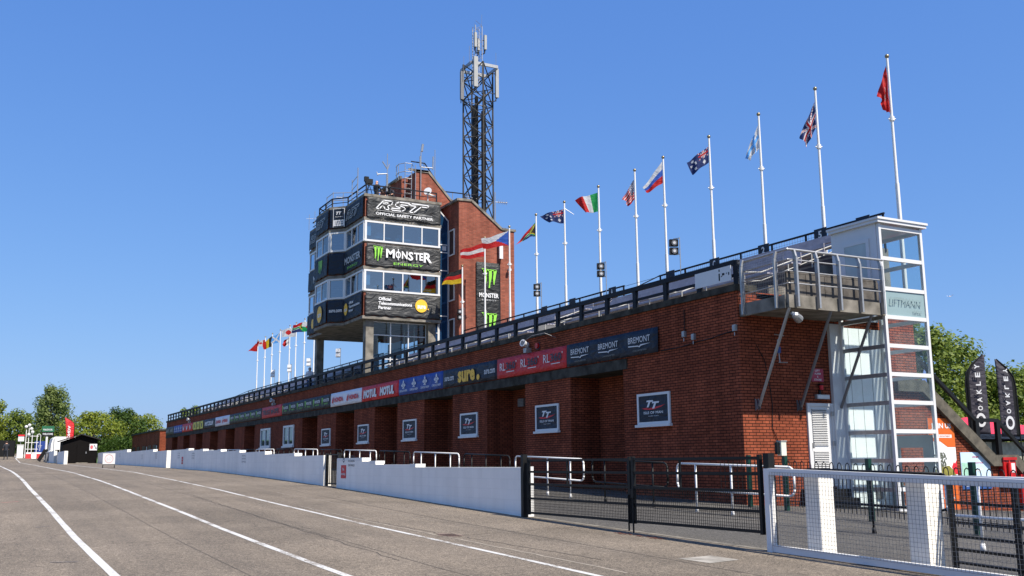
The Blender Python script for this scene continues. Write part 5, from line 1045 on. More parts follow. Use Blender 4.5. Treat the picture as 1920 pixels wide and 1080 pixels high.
m = MB(); m.box(26.3, 28.2, 54.2, 54.3, 26.95, 27.15); m.box(26.3, 28.2, 55.9, 56.0, 26.95, 27.15); m.box(26.25, 26.33, 54.3, 55.9, 26.95, 27.15); m.box(28.17, 28.25, 54.3, 55.9, 26.95, 27.15); m.build('head_frame', STEEL, mt)
m = MB()
for x in (26.9, 27.38):
    for y in (54.9, 55.35): m.tube((x, y, 26.0), (x, y, 30.0), .028, 5)
z = 26.4
while z < 29.9:
    m.tube((26.9, 54.9, z), (27.38, 54.9, z+.28), .014, 4); m.tube((27.38, 54.9, z+.28), (26.9, 54.9, z+.56), .014, 4); m.tube((26.9, 55.35, z), (27.38, 55.35, z+.28), .014, 4); m.tube((26.9, 54.9, z), (26.9, 55.35, z+.28), .014, 4); z += .56
m.tube((27.4, 55, 29.9), (27.42, 55, 30.9), .012, 4); m.tube((26.9, 55, 29.9), (26.9, 55, 30.2), .012, 4); m.build('upper_mast', STEEL, mt)
for x, y, z0, z1, w_, mat in ((26.45, 54.0, 25.3, 27.35, .28, ANTW), (25.85, 54.8, 24.6, 26.5, .22, GREYM), (28.45, 54.9, 25.2, 27.2, .22, ANTW), (28.0, 55.9, 24.5, 26.0, .18, GREYM), (26.78, 54.7, 28.35, 29.35, .17, ANTW), (27.55, 54.8, 28.35, 29.35, .17, ANTW), (27.15, 55.0, 28.3, 29.1, .15, ANTW)):
    m = MB(); m.box(x-w_/2, x+w_/2, y-.10, y+.06, z0, z1); a_ = m.build('panel_antenna', mat, mt)
    m = MB(); m.tube((x, y+.12, z0-.2), (x, y+.12, z1+.1), .03, 5); m.tube((x, y+.12, z0+.3), (x+(cx-x)*.35, y+(cy-y)*.35, z0+.3), .03, 5); m.tube((x, y+.12, z1-.3), (x+(cx-x)*.35, y+(cy-y)*.35, z1-.3), .03, 5); m.path([(x, y, z0), (x+(cx-x)*.1, y, z0-.25), (x+(cx-x)*.45, y+.2, z0-.3)], .035, 5); m.build('bracket', MAST, a_)
m = MB()
for x, z in ((26.3, 28.3), (28.25, 28.2), (25.9, 27.5)): m.tube((x, 54.6, z-1.6), (x, 54.6, z), .014, 4)
m.build('whip_aerial', STEEL, mt)

# roof aerials and rails, each its own thing
def aerial(label, base, parts, name='roof_aerial', mat=None):
    m = MB()
    for p, q, r_ in parts: m.tube(p, q, r_, 6)
    return tag(m.build(name, mat or STEEL, loc=base), label, 'aerial')
aerial('forked aerial on a pale pole behind the people on the tower roof', (19.55, 51.5, 16.05), [((19.55, 51.5, 16.05), (19.55, 51.5, 17.9), .06), ((19.55, 51.5, 17.9), (19.55, 51.5, 19.1), .022), ((19.55, 51.5, 18.2), (19.25, 51.5, 18.6), .03), ((19.55, 51.5, 17.9), (18.95, 51.5, 17.8), .03), ((19.55, 51.5, 18.1), (19.68, 51.5, 18.5), .025), ((18.95, 51.4, 17.7), (18.95, 51.6, 17.95), .03)])
aerial('tall aerial with a white cylinder on top of the brick chimney end', (21.35, 50.85, 16.8), [((21.35, 50.8, 16.6), (21.35, 50.8, 19.3), .03), ((21.3, 50.8, 18.4), (21.3, 50.8, 19.0), .045), ((21.35, 50.8, 18.35), (22.1, 50.8, 18.4), .03), ((22.1, 50.8, 18.3), (22.12, 50.8, 19.1), .04), ((21.4, 50.8, 19.3), (21.46, 50.8, 19.75), .07)])
aerial('thin white whip aerial beside the sloping brick roof', (22.5, 51.5, 17.3), [((22.45, 51.3, 16.8), (22.45, 51.3, 19.7), .02)])
aerial('comb shaped television aerial right of the mast foot', (25.3, 49.2, 15.0), [((25.75, 50.0, 14.4), (25.75, 50.0, 17.2), .028), ((25.75, 50, 16.6), (26.6, 50, 16.65), .018)]+[((25.95+.14*k, 49.85, 16.62), (25.95+.14*k, 50.15, 16.62), .012) for k in range(5)]+[((25.95+.14*k, 50, 16.5), (25.95+.14*k, 50, 16.78), .012) for k in range(5)])
aerial('low comb aerial on the right slope of the brick tower roof', (26.1, 50, 14.6), [((26.0, 50, 14.5), (26.0, 50, 15.05), .02), ((26.0, 50, 15.0), (26.7, 50, 15.05), .015)]+[((26.2+.12*k, 50, 14.92), (26.2+.12*k, 50, 15.15), .01) for k in range(4)])
aerial('small rooftop aerial with short cross arms left of the camera operator', (18.0, 54.6, 16.05), [((17.95, 54.5, 16.05), (17.95, 54.5, 17.3), .018)]+[((17.6+.1*k, 54.5, 16.9), (17.6+.1*k, 54.5, 17.15), .01) for k in range(7)]+[((17.5, 54.5, 17.0), (18.3, 54.5, 17.05), .012)])
aerial('cluster of thin aerials at the far left end of the tower roof', (17.4, 58.5, 16.05), [((17.3, 59.2, 16.0), (17.3, 59.2, 17.0), .015), ((17.6, 59.0, 16.0), (17.6, 59.0, 17.2), .015), ((17.1, 59.2, 16.7), (17.7, 59.1, 16.75), .01)])
t = thing('access_ladder', 'pale metal ladder frame with two rungs standing on the far left roof edge', 'ladder', (17.0, 54.5, 16.05)); m = MB()
m.tube((17.6, 51.9, 16.05), (17.6, 51.9, 17.4), .022, 6); m.build('upright', STEEL, t); m = MB(); m.tube((17.6, 50.95, 16.05), (17.6, 50.95, 17.85), .028, 6); m.build('upright', STEEL, t); m = MB()
for z in (16.85, 17.3): m.tube((17.6, 51.9, z-.08), (17.6, 50.95, z+.08), .02, 6)
m.build('rung', STEEL, t)
t = thing('scaffold_rail', 'pale scaffold handrail around the far left of the tower roof', 'railing', (17.5, 57.5, 16.05)); m = MB()
for z in (16.75, 17.2): m.tube((17.3, 54.4, z), (17.3, 55.6, z), .02, 6); m.tube((17.3, 54.4, z), (18.9, 53.4, z), .02, 6)
m.build('rail', STEEL, t); m = MB()
for x, y in ((17.3, 54.4), (17.3, 55.6), (18.9, 53.4)): m.tube((x, y, 16.05), (x, y, 17.25), .022, 6)
m.build('post', STEEL, t)
t = thing('caged_ladder', 'white tubular hooped ladder cage rising beside the brick chimney', 'ladder', (20.6, 50.7, 16.05)); m = MB()
for x, y in ((20.35, 50.75), (20.75, 50.75), (20.98, 50.7)):
    m = MB(); m.tube((x, y, 16.1), (x, y, 18.4), .022, 6); m.build('upright', STEEL, t)
m = MB()
for z in (18.4, 17.9, 17.5): m.path([(20.0, 51.3, z-.1), (20.05, 50.95, z), (20.35, 50.72, z+.05), (20.75, 50.72, z+.05), (20.95, 51.0, z)], .02, 6)
for x in (20.0, 20.12): m.tube((x, 51.2, 17.5), (x, 51.2, 18.4), .02, 6)
m.build('hoop', STEEL, t); m = MB()
for k in range(7): m.tube((20.35, 50.75, 16.4+.28*k), (20.75, 50.75, 16.4+.28*k), .012, 5)
m.build('rung', STEEL, t)
rail_t = thing('sloping_handrail', 'dark handrail descending the brick roof slope towards the mast', 'railing', (22.6, 51.6, 17)); m = MB()
m.path([(20.9, 51.2, 18.75), (21.75, 51.2, 18.75), (22.95, 51.2, 17.2), (24.8, 51.6, 17.35)], .035, 6); m.build('rail', NAVYP, rail_t); m = MB()
for x, z in ((21.75, 18.75), (22.8, 17.35), (23.6, 17.2), (24.6, 17.3)): m.tube((x, 51.3, z-.9), (x, 51.3, z), .022, 6)
m.tube((22.9, 51.3, 16.8), (24.8, 51.6, 16.8), .02, 6); m.tube((22.9, 51.3, 16.5), (24.6, 51.6, 16.5), .02, 6); m.build('post', STEEL, rail_t)
t = thing('satellite_dish', 'small white dish and arm on the tower roof in front of the brick slope', 'dish', (21.2, 50.1, 16.1)); m = MB(); m.tube((21.45, 50.0, 16.05), (21.45, 50.0, 16.6), .035, 8); m.tube((21.45, 50, 16.55), (21.9, 49.95, 16.45), .05, 8); m.build('arm', UPVC, t); m = MB(); m.tube((21.4, 49.9, 16.7), (21.5, 50.0, 16.66), .24, 16, .08); m.build('reflector', UPVC, t)
t = thing('camera_tripod', 'black cloaked camera on a tripod at the front corner of the tower roof', 'camera', (17.9, 50.1, 16.05)); m = MB(); m.box(17.75, 18.15, 49.98, 50.2, 16.75, 17.0); m.box(17.68, 17.92, 50.0, 50.16, 16.85, 17.12); m.build('body', BLACK, t); m = MB()
for dx, dy in ((-.2, -.1), (.2, -.1), (0, .25)): m.tube((17.95, 50.1, 16.75), (17.95+dx, 50.1+dy, 16.05), .02, 6)
m.build('leg', BLACK, t)

# ---------------------------------------------------------------- people
def person(label, base, face, J, rad, mats, hair, hair_mat, sc=1.0, shirt_z=.92, sleeve=True):
    """one skinned body: J joints (metres, facing +y before turning), edges implied; base = point between the feet"""
    P = dict(pelvis=(0, 0, .95), waist=(0, .01, 1.10), chest=(0, 0, 1.34), neck=(0, .0, 1.50), head=(0, .03, 1.62), crown=(0, .02, 1.73), sl=(-.19, 0, 1.42), sr=(.19, 0, 1.42), el=(-.24, .02, 1.14), er=(.24, .02, 1.14), hl=(-.22, .12, .92), hr=(.22, .12, .92), fl=(-.21, .15, .84), fr=(.21, .15, .84), kl=(-.11, .03, .50), kr=(.11, .03, .50), al=(-.11, 0, .08), ar=(.11, 0, .08), tl=(-.11, .17, .04), tr=(.11, .17, .04), pl=(-.10, 0, .90), pr=(.10, 0, .90)); P.update(J)
    Rr = dict(pelvis=.15, waist=.135, chest=.155, neck=.058, head=.088, crown=.06, sl=.075, sr=.075, el=.045, er=.045, hl=.03, hr=.03, fl=.028, fr=.028, kl=.06, kr=.06, al=.042, ar=.042, tl=.035, tr=.035, pl=.095, pr=.095); Rr.update(rad)
    E_ = [('pelvis', 'waist'), ('waist', 'chest'), ('chest', 'neck'), ('neck', 'head'), ('head', 'crown'), ('chest', 'sl'), ('chest', 'sr'), ('sl', 'el'), ('sr', 'er'), ('el', 'hl'), ('er', 'hr'), ('hl', 'fl'), ('hr', 'fr'), ('pelvis', 'pl'), ('pelvis', 'pr'), ('pl', 'kl'), ('pr', 'kr'), ('kl', 'al'), ('kr', 'ar'), ('al', 'tl'), ('ar', 'tr')]
    ks = list(P); me = bpy.data.meshes.new('person'); me.from_pydata([tuple(c*sc for c in P[k]) for k in ks], [(ks.index(a), ks.index(b)) for a, b in E_], [])
    o = bpy.data.objects.new('person', me); C.objects.link(o); o.modifiers.new('s', 'SKIN').use_smooth_shade = True; sd = me.skin_vertices[0].data
    for i, k in enumerate(ks): sd[i].radius = (Rr[k]*sc, Rr[k]*sc*(.72 if k in ('chest', 'waist', 'pelvis') else 1)); sd[i].use_root = (k == 'pelvis')
    o.modifiers.new('u', 'SUBSURF').levels = 1
    dg = bpy.context.evaluated_depsgraph_get(); dg.update(); nm = bpy.data.meshes.new_from_object(o.evaluated_get(dg), depsgraph=dg); o.modifiers.clear(); o.data = nm; bpy.data.meshes.remove(me)
    nm.materials.clear()
    for x in mats: nm.materials.append(x)          # skin, top, trousers, shoes
    H_ = {k: Vector(v)*sc for k, v in P.items()}
    for p in nm.polygons:
        c = p.center; z = c.z/sc
        near = lambda k, r_: (c-H_[k]).length < r_*sc
        mi = 1
        if z > 1.49 and (c-H_['neck']).length < .35*sc and (near('head', .2) or near('crown', .2) or near('neck', .06)): mi = 0
        elif min((c-H_['fl']).length, (c-H_['fr']).length, (c-H_['hl']).length, (c-H_['hr']).length) < (.09 if sleeve else .20)*sc: mi = 0
        elif z < .12: mi = 3
        elif z < shirt_z: mi = 2
        p.material_index = mi
    tag(o, label, 'person'); o.location = base; o.rotation_euler = (0, 0, face)
    hd = P['head']
    m = MB(); m.ball((0, .155, -.02), .014, seg=6)
    f = MB(); x0, y0, z0 = (hd[0]*sc, hd[1]*sc, hd[2]*sc); f.ball((x0, y0+.10*sc, z0), .017*sc, seg=6); f.tube((x0, y0+.09*sc, z0+.02*sc), (x0, y0+.118*sc, z0-.01*sc), .010*sc, 6); f.ball((x0-.092*sc, y0-.005, z0), .022*sc, seg=6); f.ball((x0+.092*sc, y0-.005, z0), .022*sc, seg=6)
    fo = f.build('face', SKIN, loc=(0, 0, 0), smooth=True); fo.parent = o
    f = MB(); f.ball((x0-.034*sc, y0+.088*sc, z0+.025*sc), .011*sc, seg=6); f.ball((x0+.034*sc, y0+.088*sc, z0+.025*sc), .011*sc, seg=6); f.bar((x0-.026*sc, y0+.094*sc, z0-.045*sc), (x0+.026*sc, y0+.094*sc, z0-.045*sc), .008*sc); fo = f.build('eyes_and_mouth', HAIR, loc=(0, 0, 0)); fo.parent = o
    if hair:
        h = MB(); h.ball((x0, y0-.022*sc, z0+.045*sc), .108*sc, seg=12, sz=.95); ho = h.build('hair', hair_mat, loc=(0, 0, 0), smooth=True); ho.parent = o
    return o
person('bald man in dark clothes leaning at the tower roof railing', (18.45, 50.25, 16.05-.75), R(-70), dict(hl=(-.15, .34, 1.12), hr=(.15, .34, 1.12), fl=(-.10, .42, 1.10), fr=(.10, .42, 1.10), el=(-.27, .08, 1.16), er=(.27, .08, 1.16)), {}, [SKIN, TW, TW, TW], False, HAIR, 1.0, sleeve=False)
person('dark clothed person bending over beside the roof aerial on the tower', (19.45, 50.35, 16.05-.85), R(120), dict(chest=(0, .16, 1.26), neck=(0, .26, 1.38), head=(0, .33, 1.47), crown=(0, .36, 1.58), sl=(-.19, .18, 1.30), sr=(.19, .18, 1.30), el=(-.26, .28, 1.10), er=(.26, .28, 1.10), hl=(-.18, .45, 1.02), hr=(.18, .45, 1.02), fl=(-.12, .52, 1.0), fr=(.12, .52, 1.0)), {}, [SKIN, TW, TW, TW], True, HAIR, 1.0, sleeve=False)
person('person in white shirt and blue jeans standing behind the railing near the tower column', (17.3, 58.2, 5.74-.12), R(170), dict(hl=(-.22, .22, 1.05), fl=(-.2, .3, 1.08), kr=(.12, .12, .52), ar=(.12, .02, .08)), {}, [SKIN, WSH, JEAN, TW], True, HAIRW, .93)
person('person in dark clothes with a red top walking on the road at the far left', (2.85, 131.5, G(2.85, 131.5)), R(10), dict(el=(-.28, -.12, 1.16), hl=(-.30, -.05, .95), fl=(-.3, 0, .88), er=(.28, .14, 1.16), hr=(.26, .30, 1.0), fr=(.25, .36, .95), kl=(-.1, .16, .52), al=(-.1, .16, .1), tl=(-.1, .33, .06), kr=(.1, -.06, .5), ar=(.1, -.28, .12), tr=(.1, -.14, .05)), {}, [SKIN, TW, TW, TW], True, HAIR, 1.25, sleeve=True)
person('person behind the far white wall, only the head showing', (12.2, 104.0, G(12.2, 104)-.10), R(180), {}, {}, [SKIN, BLUEP, TW, TW], True, HAIR, .80)
m = MB(); m.tube((17.35, 56.7, 5.74), (17.35, 56.7, 6.35), .09, 12); m.tube((17.35, 56.7, 6.35), (17.35, 56.7, 6.45), .03, 8); tag(m.build('fire_extinguisher', REDP), 'red extinguisher standing behind the front railing beside the person in white', 'fire extinguisher')

# ---------------------------------------------------------------- black shed
sx0, sx1, sy = 7.25, 10.47, 107.6; g0 = G(8.8, 107.6)
sh = thing('timber_shed', 'black stained timber shed with a shallow gable roof between the white walls', 'shed', (8.86, sy, g0))
m = MB(); m.prism([(sx0, g0-.1), (sx1, g0-.1), (sx1, 4.02), (8.9, 4.52), (sx0, 3.92)], 'y', sy, sy+3.2)
k = sx0+.08
while k < sx1: m.box(k, k+.02, sy-.008, sy, g0, 3.98); k += .17
m.build('wall', SHED, sh)
m = MB()
for a, b in (((6.98, 3.93), (8.92, 4.60)), ((8.92, 4.60), (10.76, 4.08))): m.bar((a[0], sy+1.5, a[1]), (b[0], sy+1.5, b[1]), 3.7, .10, upv=(0, 0, 1))
m.build('roof', M('felt_roof', (.03, .028, .028), .9, .3, 4, spec=.1), sh)
m = MB(); m.box(8.62, 9.55, sy-.03, sy-.009, g0+.12, 3.55); d_ = m.build('door', SHED, sh)
m = MB(); m.box(9.40, 9.47, sy-.09, sy-.03, 2.70, 2.90); m.build('handle', STEEL, d_); m = MB(); m.box(8.55, 9.62, sy-.25, sy-.01, g0-.02, g0+.08); m.build('step', CONC, sh); m = MB()
m.box(8.54, 8.60, sy-.03, sy-.002, g0, 3.62); m.box(9.57, 9.63, sy-.03, sy-.002, g0, 3.62); m.build('door_frame', SHED, sh)
m = MB(); m.box(9.72, 10.42, sy-.06, sy-.02, 3.02, 3.66); nb = tag(m.build('pit_sign', UPVC, loc=(10, sy-.04, 3.0)), 'white sign with a red disc and an arrow on the black shed', 'sign'); F = Face((9.72, sy-.06, 3.02), (1, 0, 0)); m = MB(); disc(m, F, .20, .32, .13, .17, .008); m.build('red_disc', TXR, nb, fix=False)
m = MB(); text(m, F, 'STOP', .10, .28, .2, .07, .02, 0, .014); m.build('disc_lettering', TXW, nb, fix=False); m = MB(); poly(m, F, [(.40, .50), (.44, .54), (.60, .25), (.64, .30), (.66, .12), (.52, .2), (.57, .22)], .008); m.build('arrow', TXD, nb, fix=False)
# 60 board
yb = 68.0; gz = G(7.3, yb); t = thing('speed_board', 'white board with a thin red ring on a small stand on the road', 'sign', (7.33, yb, gz))
m = MB(); m.box(6.97, 7.70, yb-.02, yb+.02, gz+.24, gz+.92); pb = m.build('board', UPVC, t); F = Face((6.97, yb-.02, gz+.24), (1, 0, 0)); m = MB(); disc(m, F, .365, .34, .25, .27, .006, 0, 28, .90); m.build('red_ring', M('faded_ring', (.52, .22, .20), .6), pb, fix=False); m = MB(); text(m, F, '60', .22, .24, .29, .2, -.01, 0, .006); m.build('numerals', TXS, pb, fix=False)
for x in (6.99, 7.68):
    m = MB(); m.tube((x, yb-.15, gz), (x, yb, gz+.24), .014, 5); m.tube((x, yb+.15, gz), (x, yb, gz+.24), .014, 5); m.build('leg', BLACK, t)
m = MB(); m.box(6.97, 7.70, yb-.03, yb+.03, gz+.20, gz+.236); m.build('foot_rail', BLACK, t)

# low brick building beyond
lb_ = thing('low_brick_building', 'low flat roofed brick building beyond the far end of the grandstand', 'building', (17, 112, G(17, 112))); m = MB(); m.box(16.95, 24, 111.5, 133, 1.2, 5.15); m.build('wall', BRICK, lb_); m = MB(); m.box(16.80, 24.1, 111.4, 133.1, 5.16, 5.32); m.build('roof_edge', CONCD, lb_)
for y in (113.5, 117.0, 121.5, 126, 130): m = MB(); m.box(16.90, 16.948, y, y+2.2, 1.4, 3.7); d_ = m.build('door', DK, lb_); m = MB(); m.box(16.86, 16.898, y+.9, y+1.2, 2.4, 2.6); m.build('handle', STEEL, d_)
for y in (112.8, 120): m = MB(); m.tube((16.88, y, 1.4), (16.88, y, 3.6), .06, 6); m.build('downpipe', UPVC, lb_)
# far left clutter: fence, posts, gantry, barriers, boards, van, feather flag
t = thing('board_fence', 'black boarded fence across the road at the far left', 'fence', (0, 141, G(0, 141))); m = MB(); m.box(-8, 4.05, 141, 141.1, 2.5, G(0, 141)+2.05); m.build('panel', BLACK, t); m = MB()
for x in (-7, -4, -1, 2, 4): m.box(x-.05, x+.05, 140.93, 140.999, 2.5, G(0, 141)+2.2); 
m.build('post', BLACK, t)
def far_box(name, label, cat, x0, x1, y, z0, z1, mat, d=.4, extra=None):
    t = thing(name, label, cat, ((x0+x1)/2, y, z0)); m = MB(); m.box(x0, x1, y, y+d, z0, z1); m.build('body', mat, t); return t
t = far_box('wall_end', 'bright white wall end under a red and white sign at the far left', 'wall', 4.15, 4.85, 137, 2.3, 4.05, WHITE); m = MB(); m.box(4.1, 4.9, 136.97, 137.45, 4.06, 4.15); m.build('cap', WHITE, t)
t = thing('track_sign', 'small white sign with a red band above the far left wall end', 'sign', (4.4, 137.2, 4.2)); m = MB(); m.box(4.18, 4.85, 136.9, 136.95, 4.55, 5.35); b_ = m.build('board', UPVC, t); m = MB(); m.box(4.16, 4.87, 136.86, 136.899, 5.18, 5.37); m.build('red_band', TXR, b_); m = MB(); m.tube((4.5, 137, 4.15), (4.5, 137, 4.6), .03, 6); m.build('post', STEEL, t)
t = thing('signal_gantry', 'white tubular signal frame with lamps at the far left', 'signal frame', (5.5, 137, 2.4)); m = MB()
for x, h in ((5.05, 6.0), (5.35, 6.3), (5.75, 5.6), (6.3, 5.4)): m.tube((x, 137.3, 2.4), (x, 137.3, h), .05, 6)
for z in (3.6, 4.4, 5.2): m.tube((5.05, 137.3, z), (6.5, 137.3, z), .035, 6)
m.path([(6.3, 137.3, 5.3), (6.5, 137.3, 5.5), (6.7, 137.3, 5.3), (6.7, 137.3, 3.4)], .035, 6); m.build('frame', WHITE, t)
for k, (x, z) in enumerate(((5.0, 6.35), (5.35, 6.55), (5.6, 6.1), (5.75, 5.7), (5.35, 5.4))): m = MB(); m.ball((x, 137.2, z), .20, seg=8); m.build('lamp', WHITE, t)
for k, (x0, mt_, lb) in enumerate(((5.1, REDP, 'red plastic water barrier at the far left'), (5.75, WHITE, 'white plastic water barrier between two red ones'), (6.3, REDP, 'red plastic water barrier beside the grey crate'))):
    t = thing('water_barrier', lb, 'barrier', (x0, 136, 2.4), 'plastic barriers at the far end of the road'); m = MB(); m.prism([(135.8, 2.4), (136.4, 2.4), (136.25, 3.0), (135.95, 3.0)], 'x', x0, x0+.62); m.build('base', mt_, t); m = MB(); m.box(x0+.03, x0+.59, 135.97, 136.23, 3.0, 3.2); m.build('top', WHITE, t)
t = thing('blue_board', 'blue advertising board behind the far barriers', 'sign', (6.7, 138, 2.6)); m = MB(); m.box(6.1, 7.3, 138, 138.1, 3.2, 4.6); b_ = m.build('board', BLUEP, t); m = MB(); F = Face((6.1, 138, 3.2), (1, 0, 0)); text(m, F, 'TT', .35, .6, .5, .3, 0, 0, .02); m.build('lettering', TXS, b_, fix=False); m = MB(); m.tube((6.3, 138.2, 2.5), (6.3, 138.2, 3.4), .04, 6); m.tube((7.1, 138.2, 2.5), (7.1, 138.2, 3.4), .04, 6); m.build('leg', STEEL, t)
t = thing('post_sign', 'green and black sign board on a white post at the far left', 'sign', (6.95, 120, 2)); m = MB(); m.tube((7.0, 130, 2.2), (7.0, 130, 4.95), .13, 8); m.build('post', WHITE, t); m = MB(); m.box(6.42, 7.75, 129.9, 129.98, 4.95, 5.5); bb = m.build('black_board', BLACK, t); F = Face((6.42, 129.9, 4.95), (1, 0, 0)); m = MB(); text(m, F, 'WELCOME', .1, .2, 1.1, .22, .02, 0, .02); m.build('lettering', TXW, bb, fix=False); m = MB(); m.box(6.42, 7.75, 129.9, 129.98, 5.52, 6.2); gb_ = m.build('green_board', M('board_green', (.012, .11, .05), .6), t); F = Face((6.42, 129.9, 5.52), (1, 0, 0)); m = MB(); text(m, F, 'PADDOCK', .15, .15, 1.0, .2, .02, 0, .02); m.build('green_board_lettering', TXW, gb_, fix=False)
t = thing('folding_barrier', 'dark leaning folding barrier beside a grey crate on the far road', 'barrier', (6.6, 124, 2.1)); m = MB(); m.bar((6.0, 124, 2.1), (6.65, 124, 3.35), .12, .4); m.bar((6.65, 124, 3.35), (7.4, 124, 2.2), .10, .3); m.build('frame', BLACK, t); m = MB(); m.box(6.6, 7.1, 123.8, 123.9, 2.1, 3.0); m.build('panel', BLACK, t)
t = thing('grey_crate', 'grey box standing behind the leaning dark barrier', 'crate', (7.0, 122, 2)); m = MB(); m.box(6.50, 6.98, 120, 120.5, 2.0, 2.9); m.build('body', GREYM, t); m = MB(); m.box(6.46, 7.02, 119.96, 120.54, 2.91, 2.99); m.build('lid', GREYM, t)
m = MB(); m.tube((7.02, 116.9, 1.9), (7.02, 116.9, 4.35), .045, 6); tag(m.build('slim_post', STEEL), 'slim pale post rising beside the far white walls', 'post')
vn = thing('white_van', 'white van parked behind the shed at the far left', 'van', (7.6, 124, 2)); m = MB(); m.prism([(7.05, 2.9), (9.6, 2.9), (9.6, 4.75), (7.45, 4.75), (7.2, 4.55), (7.05, 3.9)], 'y', 122, 127); m.build('body', WHITE, vn); m = MB(); m.box(7.5, 7.95, 121.96, 121.999, 2.95, 3.3); m.box(8.2, 9.2, 121.96, 121.999, 3.4, 4.1); m.build('window', GLASSD, vn)
for x in (7.3, 9.2): m = MB(); m.tube((x, 122.6, 2.55), (x+.25, 122.6, 2.55), .38, 14); wh = m.build('wheel', BLACK, vn); m = MB(); m.tube((x-.01, 122.6, 2.55), (x+.26, 122.6, 2.55), .18, 12); m.build('rim', STEEL, wh)

def feather(label, base, H_, w, rdir, mat, edge, tap=.95, bot=.40, fn=None, group=None):
    """feather flag: pole that bows over at the top, cloth on one side"""
    base = Vector(base); r = Vector(rdir).normalized(); t = thing('feather_flag', label, 'flag', tuple(base), group); n = 14; z0 = bot; nn = Vector((-r.y, r.x, 0))
    m = MB(); pts = []; top = H_
    def px(v): return w*max(0, (v-.80)/.20)**2.0*.90
    for k in range(n+1): v = k/n; pts.append(base+r*px(v)+Z*(top*v*(1-.03*max(0, v-.8))))
    m.path([tuple(p) for p in pts], .028, 6); m.build('pole', BLACK, t)
    m = MB(); nv = 24; nu = 6
    for i in range(nv+1):
        v = z0+(1-z0)*i/nv; a = px(v)+.02; b = w*(tap+(1-tap)*v)
        for j in range(nu+1): u = j/nu; q = base+r*(a+(b-a)*u)+Z*(top*v*(1-.03*max(0, v-.8)))+nn*(.05*math.sin(5*v+4*u)*u); m.v.append(tuple(q))
    for i in range(nv):
        for j in range(nu): k = i*(nu+1)+j; m.f.append((k, k+1, k+nu+2, k+nu+1)); m.m.append(1 if j == 0 else 0)
    sl_ = m.build('sail', [mat, edge], t, fix=False, smooth=True); md = sl_.modifiers.new('thickness', 'SOLIDIFY'); md.thickness = .01
    if fn: fn(t, base, r, top, w, sl_)
    return t
def vertical_word(t, base, r, top, w, sl_):
    n = r.cross(Z); m = MB()
    if n.y > 0: n = -n
    o = base+n*.10; F = Face(o+r*(w*.66), (0, 0, 1), tuple(-r)); F.n = n
    for k, c in enumerate('OAKLEY'): text(m, F, c, top*(.575+.062*k), 0, top*(.036 if c != 'L' else .030), w*.23, .03, 0, .0)
    F2 = Face(o, tuple(r)); F2.n = n; disc(m, F2, w*.53, top*.505, w*.22, top*.052, 0, 0, 24, .60); m.build('lettering', TXW, sl_, fix=False)
RV = tuple(rgt_h)
FB = cloth('dark_flag_cloth', (.040, .036, .048), .6, .3)
feather('dark feather flag with a white upright word, left of the two beyond the stair', (34.33, 26.0, .30), 5.28, .86, RV, FB, BLACK, fn=vertical_word, group='dark feather flags by the red stall')
feather('dark feather flag with a white upright word, cut by the right edge of the photo', (34.55, 24.0, .3), 4.93, .72, (-rgt_h.x, -rgt_h.y, 0), FB, BLACK, fn=vertical_word, group='dark feather flags by the red stall')
def rword(t, base, r, top, w, sl_):
    n = r.cross(Z); n = -n if n.y > 0 else n; m = MB(); F = Face(base+n*.1+r*(w*.70), (0, 0, 1), tuple(-r)); F.n = n; text(m, F, 'HONDA', top*.36, w*.05, top*.42, w*.28, .04, 0, 0); m.build('lettering', TXW, sl_, fix=False)
feather('red edged feather flag rising behind the black shed', (8.55, 112, 2.6), 3.85, .95, (-1, 0, 0), CL['dred'], CL['red'], tap=.45, fn=rword)
t = thing('small_blue_flag', 'pale blue pointed flag behind the stair rail', 'flag', (34.4, 28, .3)); m = MB(); m.prism([(33.0, 3.1), (33.95, 5.3), (33.95, 3.1)], 'y', 27.5, 27.52); m.build('sail', cloth('pale_blue_cloth', (.15, .22, .5)), t); m = MB(); m.tube((33.98, 27.5, .3), (33.98, 27.5, 5.4), .02, 6); m.build('pole', BLACK, t)
# red stall
st_ = thing('market_stall', 'stall with a red tent roof beyond the stair', 'stall', (43, 33, .3)); m = MB(); a = [(37.2, 29), (47, 29), (47, 35), (37.2, 35)]; pk = (42.1, 32, 3.45)
for i in range(4): p, q = a[i], a[(i+1) % 4]; m.face([(p[0], p[1], 2.55), (q[0], q[1], 2.55), pk])
m.build('canopy', cloth('red_canopy', (.62, .03, .06), .6, .3), st_, fix=False); m = MB()
for i in range(4):
    p, q = a[i], a[(i+1) % 4]; m.bar((p[0], p[1], 2.43), (q[0], q[1], 2.43), .03, .22)
m.build('valance', CL['navy'], st_); m = MB(); m.box(38.0, 46.5, 33.5, 33.6, .2, 2.4); m.build('back_wall', BLACK, st_); m = MB()
for x, y in a: m.tube((x, y, 0), (x, y, 2.5), .04, 6)
m.box(37.8, 46, 29.4, 29.5, 1.15, 1.3); m.build('frame', GREYM, st_); m = MB(); m.box(38.4, 40.4, 29.52, 29.6, 1.35, 2.2); m.box(41.0, 43.2, 29.52, 29.6, 1.35, 2.2); m.build('display_panel', M('beige_display', (.32, .32, .24), .6, .3, 4), st_)
m = MB(); m.box(37.6, 46.2, 29.5, 32, .0, 1.14); m.build('counter', BLACK, st_)

